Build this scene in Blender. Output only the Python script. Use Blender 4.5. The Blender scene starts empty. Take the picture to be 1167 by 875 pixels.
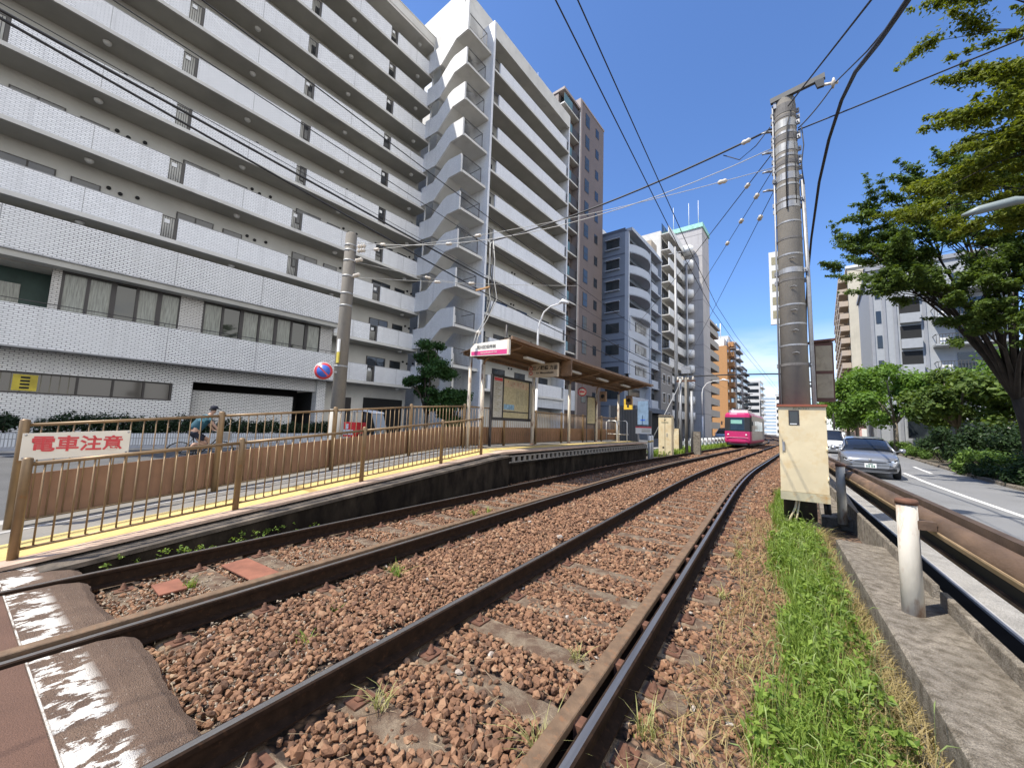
import bpy, bmesh, math, random
import numpy as np
from mathutils import Vector, Matrix
random.seed(7); RNG = np.random.default_rng(7)
SC = bpy.context.scene; COL = SC.collection
PI = math.pi

# ------------------------------------------------------------------ materials
class NT:
    def __init__(s, m):
        s.t = m.node_tree; s.n = s.t.nodes; s.l = s.t.links
    def add(s, typ, **kw):
        n = s.n.new(typ)
        for k, v in kw.items():
            if k.startswith('i_'):
                n.inputs[k[2:].replace('_', ' ')].default_value = v
            else: setattr(n, k, v)
        return n
    def link(s, a, b): s.l.new(a, b)
    def mix(s, fac, a, b, blend='MIX'):
        n = s.n.new('ShaderNodeMix'); n.data_type = 'RGBA'; n.blend_type = blend
        for sock, v in ((n.inputs[0], fac), (n.inputs[6], a), (n.inputs[7], b)):
            if isinstance(v, bpy.types.NodeSocket): s.l.new(v, sock)
            elif isinstance(v, (int, float)): sock.default_value = v
            else: sock.default_value = (*v, 1) if len(v) == 3 else v
        return n.outputs[2]
    def noise(s, vec, sc, det=4, rough=.55, out=0):
        n = s.n.new('ShaderNodeTexNoise'); n.inputs['Scale'].default_value = sc
        n.inputs['Detail'].default_value = det; n.inputs['Roughness'].default_value = rough
        if vec is not None: s.l.new(vec, n.inputs['Vector'])
        return n.outputs[out]
    def ramp(s, fac, p0, p1):
        n = s.n.new('ShaderNodeMapRange'); n.clamp = True
        n.inputs[1].default_value = p0; n.inputs[2].default_value = p1
        s.l.new(fac, n.inputs[0]); return n.outputs[0]

def newmat(name):
    m = bpy.data.materials.new(name); m.use_nodes = True
    nt = NT(m); b = nt.n['Principled BSDF']
    return m, nt, b

def mat(name, c, r=.6, metal=0., var=.25, sc=2.5, c2=None, thr=(.45, .65), sc2=None, bump=0., bsc=30., spec=.5, stretch=None, fine=.0):
    """base colour varied by noise, optional second colour in patches (rust, dirt, wear), optional bump"""
    m, nt, b = newmat(name)
    tc = nt.add('ShaderNodeTexCoord'); vec = tc.outputs['Object']
    if stretch:
        mp = nt.add('ShaderNodeMapping'); mp.inputs['Scale'].default_value = stretch
        nt.link(vec, mp.inputs['Vector']); vec = mp.outputs[0]
    lo = tuple(x * (1 - var) for x in c); hi = tuple(min(1, x * (1 + var)) for x in c)
    col = nt.mix(nt.ramp(nt.noise(vec, sc, 5), .3, .7), lo, hi)
    if c2 is not None:
        col = nt.mix(nt.ramp(nt.noise(vec, sc2 or sc * 2.3, 6, .62), *thr), col, c2)
    if fine:
        col = nt.mix(fine, col, nt.mix(nt.ramp(nt.noise(vec, 180, 2), .3, .7), (.0, .0, .0), (1, 1, 1)), 'OVERLAY')
    nt.link(col, b.inputs['Base Color'])
    b.inputs['Roughness'].default_value = r; b.inputs['Metallic'].default_value = metal
    b.inputs['Specular IOR Level'].default_value = spec
    if bump:
        bp = nt.add('ShaderNodeBump'); bp.inputs['Strength'].default_value = bump; bp.inputs['Distance'].default_value = .02
        nt.link(nt.noise(vec, bsc, 4), bp.inputs['Height']); nt.link(bp.outputs[0], b.inputs['Normal'])
    return m

def tilemat(name, c, grout, bw, bh, mort=.012, r=.35, off=.5, var=.08, dirt=None, rot=False):
    m, nt, b = newmat(name)
    tc = nt.add('ShaderNodeTexCoord'); sp = nt.add('ShaderNodeSeparateXYZ'); nt.link(tc.outputs['Object'], sp.inputs[0])
    ad = nt.add('ShaderNodeMath', operation='ADD'); nt.link(sp.outputs[0], ad.inputs[0]); nt.link(sp.outputs[1], ad.inputs[1])
    cb = nt.add('ShaderNodeCombineXYZ')
    nt.link(ad.outputs[0], cb.inputs[1 if rot else 0]); nt.link(sp.outputs[2], cb.inputs[0 if rot else 1])
    br = nt.add('ShaderNodeTexBrick'); br.offset = off
    br.inputs['Scale'].default_value = 1; br.inputs['Mortar Size'].default_value = mort
    br.inputs['Mortar Smooth'].default_value = .1; br.inputs['Bias'].default_value = 0
    br.inputs['Brick Width'].default_value = bw; br.inputs['Row Height'].default_value = bh
    br.inputs['Color1'].default_value = (*[x * (1 - var) for x in c], 1); br.inputs['Color2'].default_value = (*[min(1, x * (1 + var)) for x in c], 1)
    br.inputs['Mortar'].default_value = (*grout, 1)
    nt.link(cb.outputs[0], br.inputs['Vector'])
    col = br.outputs['Color']
    n = nt.ramp(nt.noise(tc.outputs['Object'], .35, 6, .6), .35, .75)
    col = nt.mix(n, col, nt.mix(.75, col, dirt or tuple(x * .75 for x in c)))
    ms = nt.add('ShaderNodeMapping'); ms.inputs['Scale'].default_value = (2.6, 2.6, .09); nt.link(tc.outputs['Object'], ms.inputs['Vector'])
    st_ = nt.add('ShaderNodeMath', operation='MULTIPLY'); st_.inputs[1].default_value = .45; nt.link(nt.ramp(nt.noise(ms.outputs[0], 1.3, 5, .6), .52, .78), st_.inputs[0])
    col = nt.mix(st_.outputs[0], col, tuple(x * .52 for x in c))
    nt.link(col, b.inputs['Base Color']); b.inputs['Roughness'].default_value = r
    bp = nt.add('ShaderNodeBump'); bp.inputs['Strength'].default_value = .25; bp.inputs['Distance'].default_value = .01
    bp.invert = True
    nt.link(br.outputs['Fac'], bp.inputs['Height']); nt.link(bp.outputs[0], b.inputs['Normal'])
    return m

def glassmat(name, c=(.02, .025, .03), r=.05):
    m, nt, b = newmat(name)
    b.inputs['Base Color'].default_value = (*c, 1); b.inputs['Roughness'].default_value = r
    b.inputs['Specular IOR Level'].default_value = .8
    return m

# ------------------------------------------------------------------ mesh builder
class MB:
    def __init__(s): s.v = []; s.f = []; s.mi = []; s.cur = 0; s.sm = []
    def mat(s, i): s.cur = i; return s
    def add(s, vs, fs, smooth=False):
        o = len(s.v); s.v.extend([tuple(map(float, p)) for p in vs])
        for f in fs: s.f.append([i + o for i in f]); s.mi.append(s.cur); s.sm.append(smooth)
        return s
    def box(s, x0, x1, y0, y1, z0, z1):
        vs = [(x0, y0, z0), (x1, y0, z0), (x1, y1, z0), (x0, y1, z0), (x0, y0, z1), (x1, y0, z1), (x1, y1, z1), (x0, y1, z1)]
        return s.add(vs, [(0, 3, 2, 1), (4, 5, 6, 7), (0, 1, 5, 4), (1, 2, 6, 5), (2, 3, 7, 6), (3, 0, 4, 7)])
    def bar(s, a, b, w, h=None, up=(0, 0, 1)):
        """rectangular bar from a to b"""
        h = h or w; a, b = Vector(a), Vector(b); d = (b - a).normalized(); u = Vector(up)
        if abs(d.dot(u)) > .98: u = Vector((1, 0, 0))
        sd = d.cross(u).normalized(); u = sd.cross(d).normalized()
        vs = []
        for p in (a, b):
            for (i, j) in ((-1, -1), (1, -1), (1, 1), (-1, 1)): vs.append(p + sd * i * w / 2 + u * j * h / 2)
        return s.add(vs, [(0, 1, 2, 3), (7, 6, 5, 4), (0, 4, 5, 1), (1, 5, 6, 2), (2, 6, 7, 3), (3, 7, 4, 0)])
    def tube(s, pts, r, n=8, cap=True, r1=None):
        pts = [Vector(p) for p in pts]; k = len(pts)
        rs = r if isinstance(r, (list, tuple)) else [r + ((r1 if r1 is not None else r) - r) * i / max(1, k - 1) for i in range(k)]
        vs = []; ref = None
        for i, p in enumerate(pts):
            d = (pts[min(i + 1, k - 1)] - pts[max(i - 1, 0)])
            d = d.normalized() if d.length > 1e-9 else Vector((0, 0, 1))
            if ref is None: ref = Vector((1, 0, 0)) if abs(d.x) < .9 else Vector((0, 1, 0))
            a = d.cross(ref)
            if a.length < 1e-6: a = d.cross(Vector((0, 1, .3)))
            a.normalize(); b = d.cross(a); ref = -b.cross(d) if False else ref
            for j in range(n):
                t = 2 * PI * j / n; vs.append(p + (a * math.cos(t) + b * math.sin(t)) * rs[i])
        fs = []
        for i in range(k - 1):
            for j in range(n):
                j2 = (j + 1) % n; fs.append((i * n + j, i * n + j2, (i + 1) * n + j2, (i + 1) * n + j))
        s.add(vs, fs, True)
        if cap:
            o = len(s.v) - len(vs)
            s.f.append([o + j for j in range(n)][::-1]); s.mi.append(s.cur); s.sm.append(False)
            s.f.append([o + (k - 1) * n + j for j in range(n)]); s.mi.append(s.cur); s.sm.append(False)
        return s
    def lathe(s, prof, c=(0, 0, 0), n=16, axis='z'):
        """prof: list of (r, z)"""
        vs = []
        for (r, z) in prof:
            for j in range(n):
                t = 2 * PI * j / n; p = (r * math.cos(t), r * math.sin(t), z)
                if axis == 'x': p = (p[2], p[0], p[1])
                if axis == 'y': p = (p[1], p[2], p[0])
                vs.append((p[0] + c[0], p[1] + c[1], p[2] + c[2]))
        fs = []
        for i in range(len(prof) - 1):
            for j in range(n):
                j2 = (j + 1) % n; fs.append((i * n + j, i * n + j2, (i + 1) * n + j2, (i + 1) * n + j))
        fs.append(tuple(range(n))[::-1]); fs.append(tuple((len(prof) - 1) * n + j for j in range(n)))
        return s.add(vs, fs, True)
    def prism(s, poly, y0, y1, axis='y'):
        """extrude a polygon of (a, b) along an axis: 'y' -> (a, y, b); 'x' -> (x, a, b); 'z' -> (a, b, z)"""
        n = len(poly); vs = []
        for t in (y0, y1):
            for (a, b) in poly:
                vs.append({'y': (a, t, b), 'x': (t, a, b), 'z': (a, b, t)}[axis])
        fs = [tuple(range(n))[::-1], tuple(range(n, 2 * n))]
        for i in range(n):
            j = (i + 1) % n; fs.append((i, j, n + j, n + i))
        return s.add(vs, fs)
    def sweep(s, prof, path, closed=True, smooth=False):
        """prof: (lateral, z) points, path: list of (x, y, z) base points; lateral goes along +x"""
        n = len(prof); vs = []
        for (px, py, pz) in path:
            for (a, b) in prof: vs.append((px + a, py, pz + b))
        fs = []
        for i in range(len(path) - 1):
            for j in range(n if closed else n - 1):
                k = (j + 1) % n; fs.append((i * n + j, i * n + k, (i + 1) * n + k, (i + 1) * n + j))
        if closed:
            fs.append(tuple(range(n))[::-1]); fs.append(tuple((len(path) - 1) * n + j for j in range(n)))
        return s.add(vs, fs, smooth)
    def quad(s, *p): return s.add(p, [tuple(range(len(p)))])
    def build(s, name, mats, parent=None, bev=0, smooth=False):
        me = bpy.data.meshes.new(name); me.from_pydata(s.v, [], s.f)
        mats = mats if isinstance(mats, (list, tuple)) else [mats]
        for m in mats: me.materials.append(m)
        me.polygons.foreach_set('material_index', s.mi)
        me.polygons.foreach_set('use_smooth', [bool(x or smooth) for x in s.sm])
        bm = bmesh.new(); bm.from_mesh(me); bmesh.ops.recalc_face_normals(bm, faces=bm.faces); bm.to_mesh(me); bm.free()
        me.update()
        o = bpy.data.objects.new(name, me); COL.objects.link(o)
        if parent is not None: o.parent = parent
        if bev:
            b = o.modifiers.new('edge', 'BEVEL'); b.width = bev; b.segments = 2; b.limit_method = 'ANGLE'; b.angle_limit = math.radians(40)
        return o

def npmesh(name, verts, faces, mats, parent=None, fattr=None, smooth=False):
    """verts (n,3), faces (m,k) all of the same size"""
    me = bpy.data.meshes.new(name); n, k = len(faces), faces.shape[1]
    me.vertices.add(len(verts)); me.vertices.foreach_set('co', np.asarray(verts, np.float32).ravel())
    me.loops.add(n * k); me.loops.foreach_set('vertex_index', np.asarray(faces, np.int32).ravel())
    me.polygons.add(n); me.polygons.foreach_set('loop_start', np.arange(0, n * k, k, dtype=np.int32))
    me.polygons.foreach_set('loop_total', np.full(n, k, np.int32))
    me.polygons.foreach_set('use_smooth', np.full(n, bool(smooth)))
    me.update(calc_edges=True)
    if fattr is not None:
        a = me.attributes.new('rnd', 'FLOAT', 'FACE'); a.data.foreach_set('value', np.asarray(fattr, np.float32))
    for m in (mats if isinstance(mats, (list, tuple)) else [mats]): me.materials.append(m)
    o = bpy.data.objects.new(name, me); COL.objects.link(o)
    if parent is not None: o.parent = parent
    return o

def thing(name, label, cat, loc=(0, 0, 0), rz=0, group=None):
    o = bpy.data.objects.new(name, None); COL.objects.link(o); o.empty_display_size = .2
    o.location = loc; o.rotation_euler = (0, 0, rz); o['label'] = label; o['category'] = cat
    if group: o['group'] = group
    return o
def tag(o, label, cat, group=None):
    o['label'] = label; o['category'] = cat
    if group: o['group'] = group
    return o
def struct(o): o['kind'] = 'structure'; return o
def stuff(o, label=None):
    o['kind'] = 'stuff'
    if label: o['label'] = label
    return o
def copy_tree(o, parent=None):
    c = o.copy(); COL.objects.link(c)
    if parent is not None: c.parent = parent
    for ch in list(o.children): copy_tree(ch, c)
    return c
def dup(o, loc=None, rz=None, label=None, group=None):
    c = copy_tree(o)
    if loc is not None: c.location = loc
    if rz is not None: c.rotation_euler = (0, 0, rz)
    if label: c['label'] = label
    if group: c['group'] = group
    return c
def sub(o, parent):           # copy of a part under a parent
    c = o.copy(); COL.objects.link(c); c.parent = parent
    for ch in list(o.children): sub(ch, c)
    return c

def text(name, body, size, m, parent=None, loc=(0, 0, 0), rot=(PI / 2, 0, 0), bold=0., sx=1., ext=.002, align='CENTER'):
    c = bpy.data.curves.new('t', 'FONT'); c.body = body; c.size = size; c.align_x = align; c.align_y = 'CENTER'
    c.extrude = ext; c.offset = bold; c.resolution_u = 3
    t = bpy.data.objects.new('t', c); COL.objects.link(t)
    bpy.context.view_layer.update()
    me = bpy.data.meshes.new_from_object(t.evaluated_get(bpy.context.evaluated_depsgraph_get()))
    bpy.data.objects.remove(t); me.materials.clear(); me.materials.append(m)
    o = bpy.data.objects.new(name, me); COL.objects.link(o); o.location = loc; o.rotation_euler = rot; o.scale = (sx, 1, 1)
    if parent is not None: o.parent = parent
    return o

def cx(Y):
    """sideways shift of the curving line"""
    if Y < 10: return 0.
    if Y < 20: return .0035 * (Y - 10) ** 2
    if Y < 55: return .35 + .07 * (Y - 20)
    if Y < 85:
        t = Y - 55; return 2.8 + .07 * t - .11 / 60 * t * t
    return 2.8 + .07 * 30 - .11 / 60 * 900 - .04 * (Y - 85) + (.00045 * (Y - 85) ** 2 if Y < 130 else .00045 * 2025 + .0005 * (Y - 130))
def ys(a, b, fine=1.):
    out = [a]
    while out[-1] < b:
        y = out[-1]; out.append(min(b, y + (fine if y > 8 else 2.) * (1 if y < 60 else 4)))
    return out
AZ = math.radians(4.5)

# ------------------------------------------------------------------ shared materials
m_tile = tilemat('white_tile', (.74, .75, .76), (.2, .2, .2), .235, .075, .012, .3)
m_tile_big = tilemat('white_tile_podium', (.86, .86, .85), (.15, .15, .15), .24, .085, .016, .3)
m_conc_w = mat('painted_concrete', (.60, .585, .54), .75, var=.1, sc=.6, c2=(.46, .445, .41), thr=(.55, .8), sc2=1.4)
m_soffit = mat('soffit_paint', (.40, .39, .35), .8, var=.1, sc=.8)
m_inner = mat('corridor_wall', (.52, .51, .47), .8, var=.08, sc=.8)
m_wintrim = mat('bronze_frame', (.035, .03, .028), .5, var=.1)
m_glass = glassmat('dark_glass')
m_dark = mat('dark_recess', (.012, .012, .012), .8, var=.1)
m_curtain = mat('curtained_glass', (.2, .21, .18), .12, var=.4, sc=6, stretch=(1, 4, .3))
m_white = mat('white_paint', (.72, .72, .70), .5, var=.06)
m_rail_side = mat('rail_rust', (.024, .014, .009), .9, var=.35, sc=14, c2=(.055, .028, .015), thr=(.55, .75), spec=.15)
m_rail_top = mat('polished_rail', (.33, .32, .31), .36, metal=.85, var=.15, sc=40, stretch=(1, .05, 1))
m_guard_top = mat('guard_rail_rust', (.15, .095, .055), .7, var=.3, sc=10, c2=(.21, .10, .045), thr=(.55, .75), bump=.3)
m_sleeper = mat('old_concrete_sleeper', (.19, .145, .098), .92, var=.45, sc=2.2, c2=(.095, .058, .036), thr=(.40, .58), sc2=6, fine=.35, bump=.5, bsc=60)
m_rustplate = mat('rusted_plate', (.115, .052, .03), .85, var=.3, sc=20)
m_fence = mat('brown_fence_paint', (.23, .15, .075), .4, metal=.25, var=.2, sc=6, c2=(.26, .13, .05), thr=(.6, .72))
m_panel = mat('brown_panel', (.235, .125, .07), .6, var=.15, sc=3)
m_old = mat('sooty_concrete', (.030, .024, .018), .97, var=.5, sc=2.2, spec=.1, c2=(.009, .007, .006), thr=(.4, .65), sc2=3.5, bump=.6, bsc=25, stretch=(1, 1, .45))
m_coping = mat('pinkish_coping', (.44, .32, .24), .85, var=.2, sc=5, bump=.25, bsc=50)
m_yellow = tilemat('tactile_yellow', (.62, .46, .17), (.3, .2, .06), .3, .3, .006, .7, off=0, var=.1)
m_asph = mat('asphalt', (.11, .11, .112), .9, var=.18, sc=.8, bump=.35, bsc=160, fine=.35)
m_asph_dark = mat('asphalt_shaded_street', (.085, .085, .085), .9, var=.15, sc=.8, bump=.3, bsc=160, fine=.3)  # darker copy of the asphalt, with the street's shade in its colour
m_conc = mat('kerb_concrete', (.225, .195, .155), .92, var=.25, sc=3, c2=(.11, .09, .065), thr=(.42, .64), sc2=13, bump=1., bsc=60, fine=.55)
m_conc_l = mat('pale_concrete', (.40, .385, .36), .9, var=.15, sc=4, bump=.3, bsc=90, fine=.3)
m_pole = mat('pole_concrete', (.20, .18, .15), .85, var=.12, sc=3, c2=(.16, .145, .125), thr=(.5, .75), sc2=9, bump=.25, bsc=90, stretch=(1, 1, .5))
m_steel = mat('galvanised_steel', (.30, .30, .30), .5, metal=.45, var=.15, sc=12)
m_band = mat('galvanised_band', (.33, .33, .32), .55, metal=.35, var=.15, sc=12)
m_black = mat('black_rubber', (.012, .012, .013), .6, var=.2)
m_wire = mat('wire_black', (.02, .02, .022), .6, var=.1)
m_wire_l = mat('wire_pale', (.45, .44, .40), .5, var=.1)
m_porcelain = mat('porcelain', (.62, .56, .47), .3, var=.1)
m_cream = mat('cream_cabinet', (.62, .52, .33), .5, var=.1, sc=2.5, c2=(.55, .40, .2), thr=(.5, .72), sc2=3.2)
m_rustpaint = mat('rusty_white_paint', (.54, .50, .42), .6, var=.15, sc=5, c2=(.25, .12, .05), thr=(.52, .68), sc2=7, stretch=(1, 1, .35), bump=.15)
m_rustbeam = mat('rust_beam', (.11, .068, .042), .7, var=.4, sc=5, c2=(.27, .16, .09), thr=(.52, .68), sc2=2.2, bump=.3, stretch=(1, .4, 1))
m_brownbeam = mat('brown_beam', (.07, .045, .03), .65, var=.3, sc=5, bump=.2)
m_white_paint_worn = mat('worn_road_paint', (.72, .70, .66), .8, var=.08)
m_red = mat('red_paint', (.75, .03, .03), .5, var=.12)
m_blue = mat('sign_blue', (.05, .13, .5), .4, var=.05)
m_signred = mat('sign_red', (.55, .05, .06), .4, var=.08)
# ------------------------------------------------------------------ camera, sky, sun
def Rz(v, a): return Vector((v[0] * math.cos(a) - v[1] * math.sin(a), v[0] * math.sin(a) + v[1] * math.cos(a), v[2]))
pt, rl, yw = math.radians(5.75), math.radians(2.0), math.radians(34.0)
fw = Vector((0, math.cos(pt), math.sin(pt))); up = Vector((0, -math.sin(pt), math.cos(pt))); rt = Vector((1, 0, 0))
RT = rt * math.cos(rl) + up * math.sin(rl); UP = -rt * math.sin(rl) + up * math.cos(rl)
RT, UP, FW = Rz(RT, yw), Rz(UP, yw), Rz(fw, yw)
cd = bpy.data.cameras.new('camera'); cam = bpy.data.objects.new('camera', cd); COL.objects.link(cam)
M3 = Matrix((RT, UP, -FW)).transposed(); cam.matrix_world = M3.to_4x4(); cam.location = (0, 0, 1.505)
cd.sensor_width = 36; cd.lens = 36 * 438 / 1167; cd.clip_start = .05; cd.clip_end = 4000
SC.camera = cam

LD = Vector((.38, .50, -1)).normalized()          # direction the sunlight travels
sd = bpy.data.lights.new('sun', 'SUN'); sd.energy = 4.9; sd.angle = math.radians(.53); sd.color = (1, .94, .84)
sun = bpy.data.objects.new('sun', sd); COL.objects.link(sun); sun.rotation_euler = LD.to_track_quat('-Z', 'Y').to_euler()
wd = bpy.data.worlds.new('World'); SC.world = wd; wd.use_nodes = True
nt = NT(wd); bg = nt.n['Background']
sky = nt.add('ShaderNodeTexSky'); sky.sky_type = 'NISHITA'; sky.sun_disc = False
sv = -LD; sky.sun_elevation = math.asin(sv.z); sky.sun_rotation = math.atan2(sv.x, sv.y)
sky.altitude = 20; sky.air_density = 1.; sky.dust_density = .6; sky.ozone_density = 1.6
tc = nt.add('ShaderNodeTexCoord'); sp = nt.add('ShaderNodeSeparateXYZ'); nt.link(tc.outputs['Generated'], sp.inputs[0])
mp = nt.add('ShaderNodeMapping'); mp.inputs['Scale'].default_value = (3, 3, 13); nt.link(tc.outputs['Generated'], mp.inputs['Vector'])
cl = nt.ramp(nt.noise(mp.outputs[0], 1.7, 7, .55), .34, .56)
lo = nt.ramp(sp.outputs[2], .23, .07)
mu = nt.add('ShaderNodeMath', operation='MULTIPLY'); nt.link(cl, mu.inputs[0]); nt.link(lo, mu.inputs[1])
skycol = nt.mix(1., sky.outputs[0], (.76, .99, 1.34), 'MULTIPLY')
skycol = nt.mix(mu.outputs[0], skycol, (7.2, 7.4, 7.6))
# unseen bright cloud added out of view on the right to fill the shaded facade
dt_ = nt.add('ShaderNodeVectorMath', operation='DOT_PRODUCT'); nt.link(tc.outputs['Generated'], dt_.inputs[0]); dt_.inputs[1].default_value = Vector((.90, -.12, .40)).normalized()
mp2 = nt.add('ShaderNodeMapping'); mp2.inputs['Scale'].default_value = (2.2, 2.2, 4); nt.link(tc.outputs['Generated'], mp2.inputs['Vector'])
fill_bank = nt.add('ShaderNodeMath', operation='MULTIPLY'); nt.link(nt.ramp(dt_.outputs['Value'], .70, .86), fill_bank.inputs[0]); nt.link(nt.ramp(nt.noise(mp2.outputs[0], 1.5, 7, .6), .30, .48), fill_bank.inputs[1])
skycol = nt.mix(fill_bank.outputs[0], skycol, (11.5, 11.3, 11.0))
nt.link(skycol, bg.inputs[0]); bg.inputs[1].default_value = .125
SC.view_settings.view_transform = 'Standard'; SC.view_settings.look = 'None'; SC.view_settings.gamma = 1
SC.view_settings.exposure = .55
SC.cycles.use_denoising = True
SC.cycles.max_bounces = 6; SC.cycles.diffuse_bounces = 3; SC.cycles.glossy_bounces = 3; SC.cycles.transparent_max_bounces = 8
SC.cycles.caustics_reflective = False; SC.cycles.caustics_refractive = False

# ------------------------------------------------------------------ ground
m_ground = mat('ground_soil', (.10, .085, .07), .95, var=.3, sc=.7)
struct(MB().quad((-900, -300, -.42), (900, -300, -.42), (900, 2500, -.42), (-900, 2500, -.42)).build('ground', m_ground))
m_ball, nb, bb = newmat('ballast_bed')
tcb = nb.add('ShaderNodeTexCoord')
vo = nb.add('ShaderNodeTexVoronoi'); vo.inputs['Scale'].default_value = 16; nb.link(tcb.outputs['Object'], vo.inputs['Vector'])
cb_ = nb.mix(nb.ramp(vo.outputs['Color'], .1, .9), (.085, .05, .034), (.25, .16, .105))
cb_ = nb.mix(nb.ramp(vo.outputs['Distance'], .35, .65), cb_, (.03, .02, .015))
nb.link(cb_, bb.inputs['Base Color']); bb.inputs['Roughness'].default_value = .95
bpn = nb.add('ShaderNodeBump'); bpn.inputs['Strength'].default_value = 1; bpn.inputs['Distance'].default_value = .05; bpn.invert = True
nb.link(vo.outputs['Distance'], bpn.inputs['Height']); nb.link(bpn.outputs[0], bb.inputs['Normal'])
path = [(cx(y), y, 0) for y in ys(-3, 300, 2)]
struct(MB().sweep([(-6.3, -.5), (1.3, -.5), (1.3, -.235), (.2, -.215), (-.3, -.205), (-1.6, -.21), (-3., -.195), (-4.5, -.215), (-6.3, -.235)], path).build('ballast_bed', m_ball))
RX = {'A': -5.22, 'B': -3.785, 'C': -2.235, 'D': -.80}

# ------------------------------------------------------------------ rails
hd = .0325
RP = [(-.064, -.145), (.064, -.145), (.064, -.133), (.009, -.118), (.009, -.04), (hd, -.03), (hd, -.006), (.019, 0), (-.019, 0), (-hd, -.006), (-hd, -.03), (-.009, -.04), (-.009, -.118), (-.064, -.133)]
def sweep_mat(prof, path, top):
    """sweep with the top faces (indices in top) in material 1"""
    b = MB(); n = len(prof); vs = [(px + a, py, pz + z) for (px, py, pz) in path for (a, z) in prof]
    b.v = [tuple(v) for v in vs]
    for i in range(len(path) - 1):
        for j in range(n):
            k = (j + 1) % n; b.f.append([i * n + j, i * n + k, (i + 1) * n + k, (i + 1) * n + j]); b.mi.append(1 if j in top else 0); b.sm.append(False)
    for i in (0, len(path) - 1): b.f.append([i * n + j for j in range(n)]); b.mi.append(0); b.sm.append(False)
    return b
RL = {'A': 'outer rusty rail of the left track, close under the dark platform wall', 'B': 'inner rail of the left track, running beside its wide guard rail',
      'C': 'plain inner rail of the right track with a blue shine and no guard rail', 'D': 'rail of the right track nearest the grass strip, beside a wide guard rail'}
yl = ys(-2.5, 300)
for k, X in RX.items():
    o = sweep_mat(RP, [(X + cx(y), y, 0) for y in yl], (7,)).build('rail', [m_rail_side, m_rail_top])
    tag(o, RL[k], 'rail', 'tram rails')
GP = [(-.05, -.145), (.03, -.145), (.03, -.128), (-.008, -.11), (-.008, -.045), (.022, -.035), (.022, 0.004), (.016, .009), (-.058, .009), (-.064, 0.004), (-.064, -.035), (-.03, -.045), (-.03, -.11), (-.05, -.128)]
for k, lab in (('B', 'wide brown guard rail bolted inside the left track'), ('D', 'wide rusty brown guard rail lying inside the right track')):
    X = RX[k] - .105
    g = thing('guard_rail', lab, 'guard rail', (0, 0, 0), 0, 'guard rails in the tracks')
    sweep_mat(GP, [(X + cx(y), y, 0) for y in ys(-2.5, 70)], (5, 6, 7, 8, 9)).build('rail_bar', [m_rail_side, m_guard_top], g)
    sp_ = MB().box(X + .02, X + .085, -.04, .04, -.09, -.02).build('spacer_block', m_rustplate, g); sp_.location = (0, 1.4, 0)
    for i in range(1, 26):
        y = 1.4 + i * .62; c = sub(sp_, g); c.location = (cx(y), y, 0)

# ------------------------------------------------------------------ sleepers
def make_sleeper(seed):
    r = random.Random(seed)
    b = MB(); pr = [(-.11, 0), (-.085, .05), (.085, .05), (.11, 0), (.11, -.1), (-.11, -.1)]
    t = thing('sleeper', 'x', 'sleeper', group='sleepers under the tracks')
    b.prism([(-.11, -.1), (.11, -.1), (.11, -.012), (.095, 0), (-.095, 0), (-.11, -.012)], -1.05, 1.05, 'x')
    b.build('sleeper_block', m_sleeper, t)
    for sx in (-.7185, .7185):
        for d in (-.135, .135):
            MB().box(sx + d - .055, sx + d + .055, -.075, .075, .0, .012).build('rail_plate', m_rustplate, t)
            q = MB().lathe([(.036, .012), (.036, .022), (.02, .024), (.02, .05), (.011, .052), (.011, .068)], (sx + d, 0, 0), 6)
            q.build('bolt', m_rustplate, t)
    return t
base_sl = [make_sleeper(1)]
lab_s = {0: 'weathered sleeper of the right track, half buried in brown ballast', 1: 'weathered sleeper of the left track, half buried in brown ballast'}
n = 0
for tr, xc in ((0, -1.5175), (1, -4.5025)):
    y = 1.02 if tr == 0 else 1.15
    while y < 34:
        o = base_sl[0] if n == 0 else copy_tree(base_sl[0])
        o.location = (xc + cx(y), y, -.180 + random.uniform(-.012, .012)); o.rotation_euler = (0, random.uniform(-.006, .006), random.uniform(-.02, .02))
        o['label'] = lab_s[tr] if y > 2.2 else None or lab_s[tr]
        o['group'] = ('sleepers of the right track', 'sleepers of the left track')[tr]
        n += 1; y += .575 if y < 20 else .62

# ------------------------------------------------------------------ ballast stones and litter
m_stone, ns, bs = newmat('ballast_stone')
at_ = ns.add('ShaderNodeAttribute'); at_.attribute_name = 'rnd'
rp = ns.add('ShaderNodeValToRGB'); ns.link(at_.outputs['Fac'], rp.inputs[0])
els = rp.color_ramp.elements; els[0].position = 0; els[0].color = (.06, .036, .025, 1); els[1].position = 1; els[1].color = (.42, .38, .33, 1)
for p, c in ((.22, (.12, .060, .034)), (.5, (.225, .112, .058)), (.72, (.30, .175, .098)), (.86, (.34, .24, .15)), (.96, (.44, .31, .185))):
    e = els.new(p); e.color = (*c, 1)
tcs = ns.add('ShaderNodeTexCoord')
cs_ = ns.mix(ns.ramp(ns.noise(tcs.outputs['Object'], 28, 4), .3, .75), rp.outputs[0], ns.mix(.45, rp.outputs[0], (.25, .13, .065)))
ns.link(cs_, bs.inputs['Base Color']); bs.inputs['Roughness'].default_value = .85
bpn = ns.add('ShaderNodeBump'); bpn.inputs['Strength'].default_value = .4; bpn.inputs['Distance'].default_value = .01
ns.link(ns.noise(tcs.outputs['Object'], 90, 3), bpn.inputs['Height']); ns.link(bpn.outputs[0], bs.inputs['Normal'])
def ico():
    bm = bmesh.new(); bmesh.ops.create_icosphere(bm, subdivisions=1, radius=1)
    v = np.array([p.co for p in bm.verts]); f = np.array([[q.index for q in p.verts] for p in bm.faces]); bm.free(); return v, f
IV, IF = ico()
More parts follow.
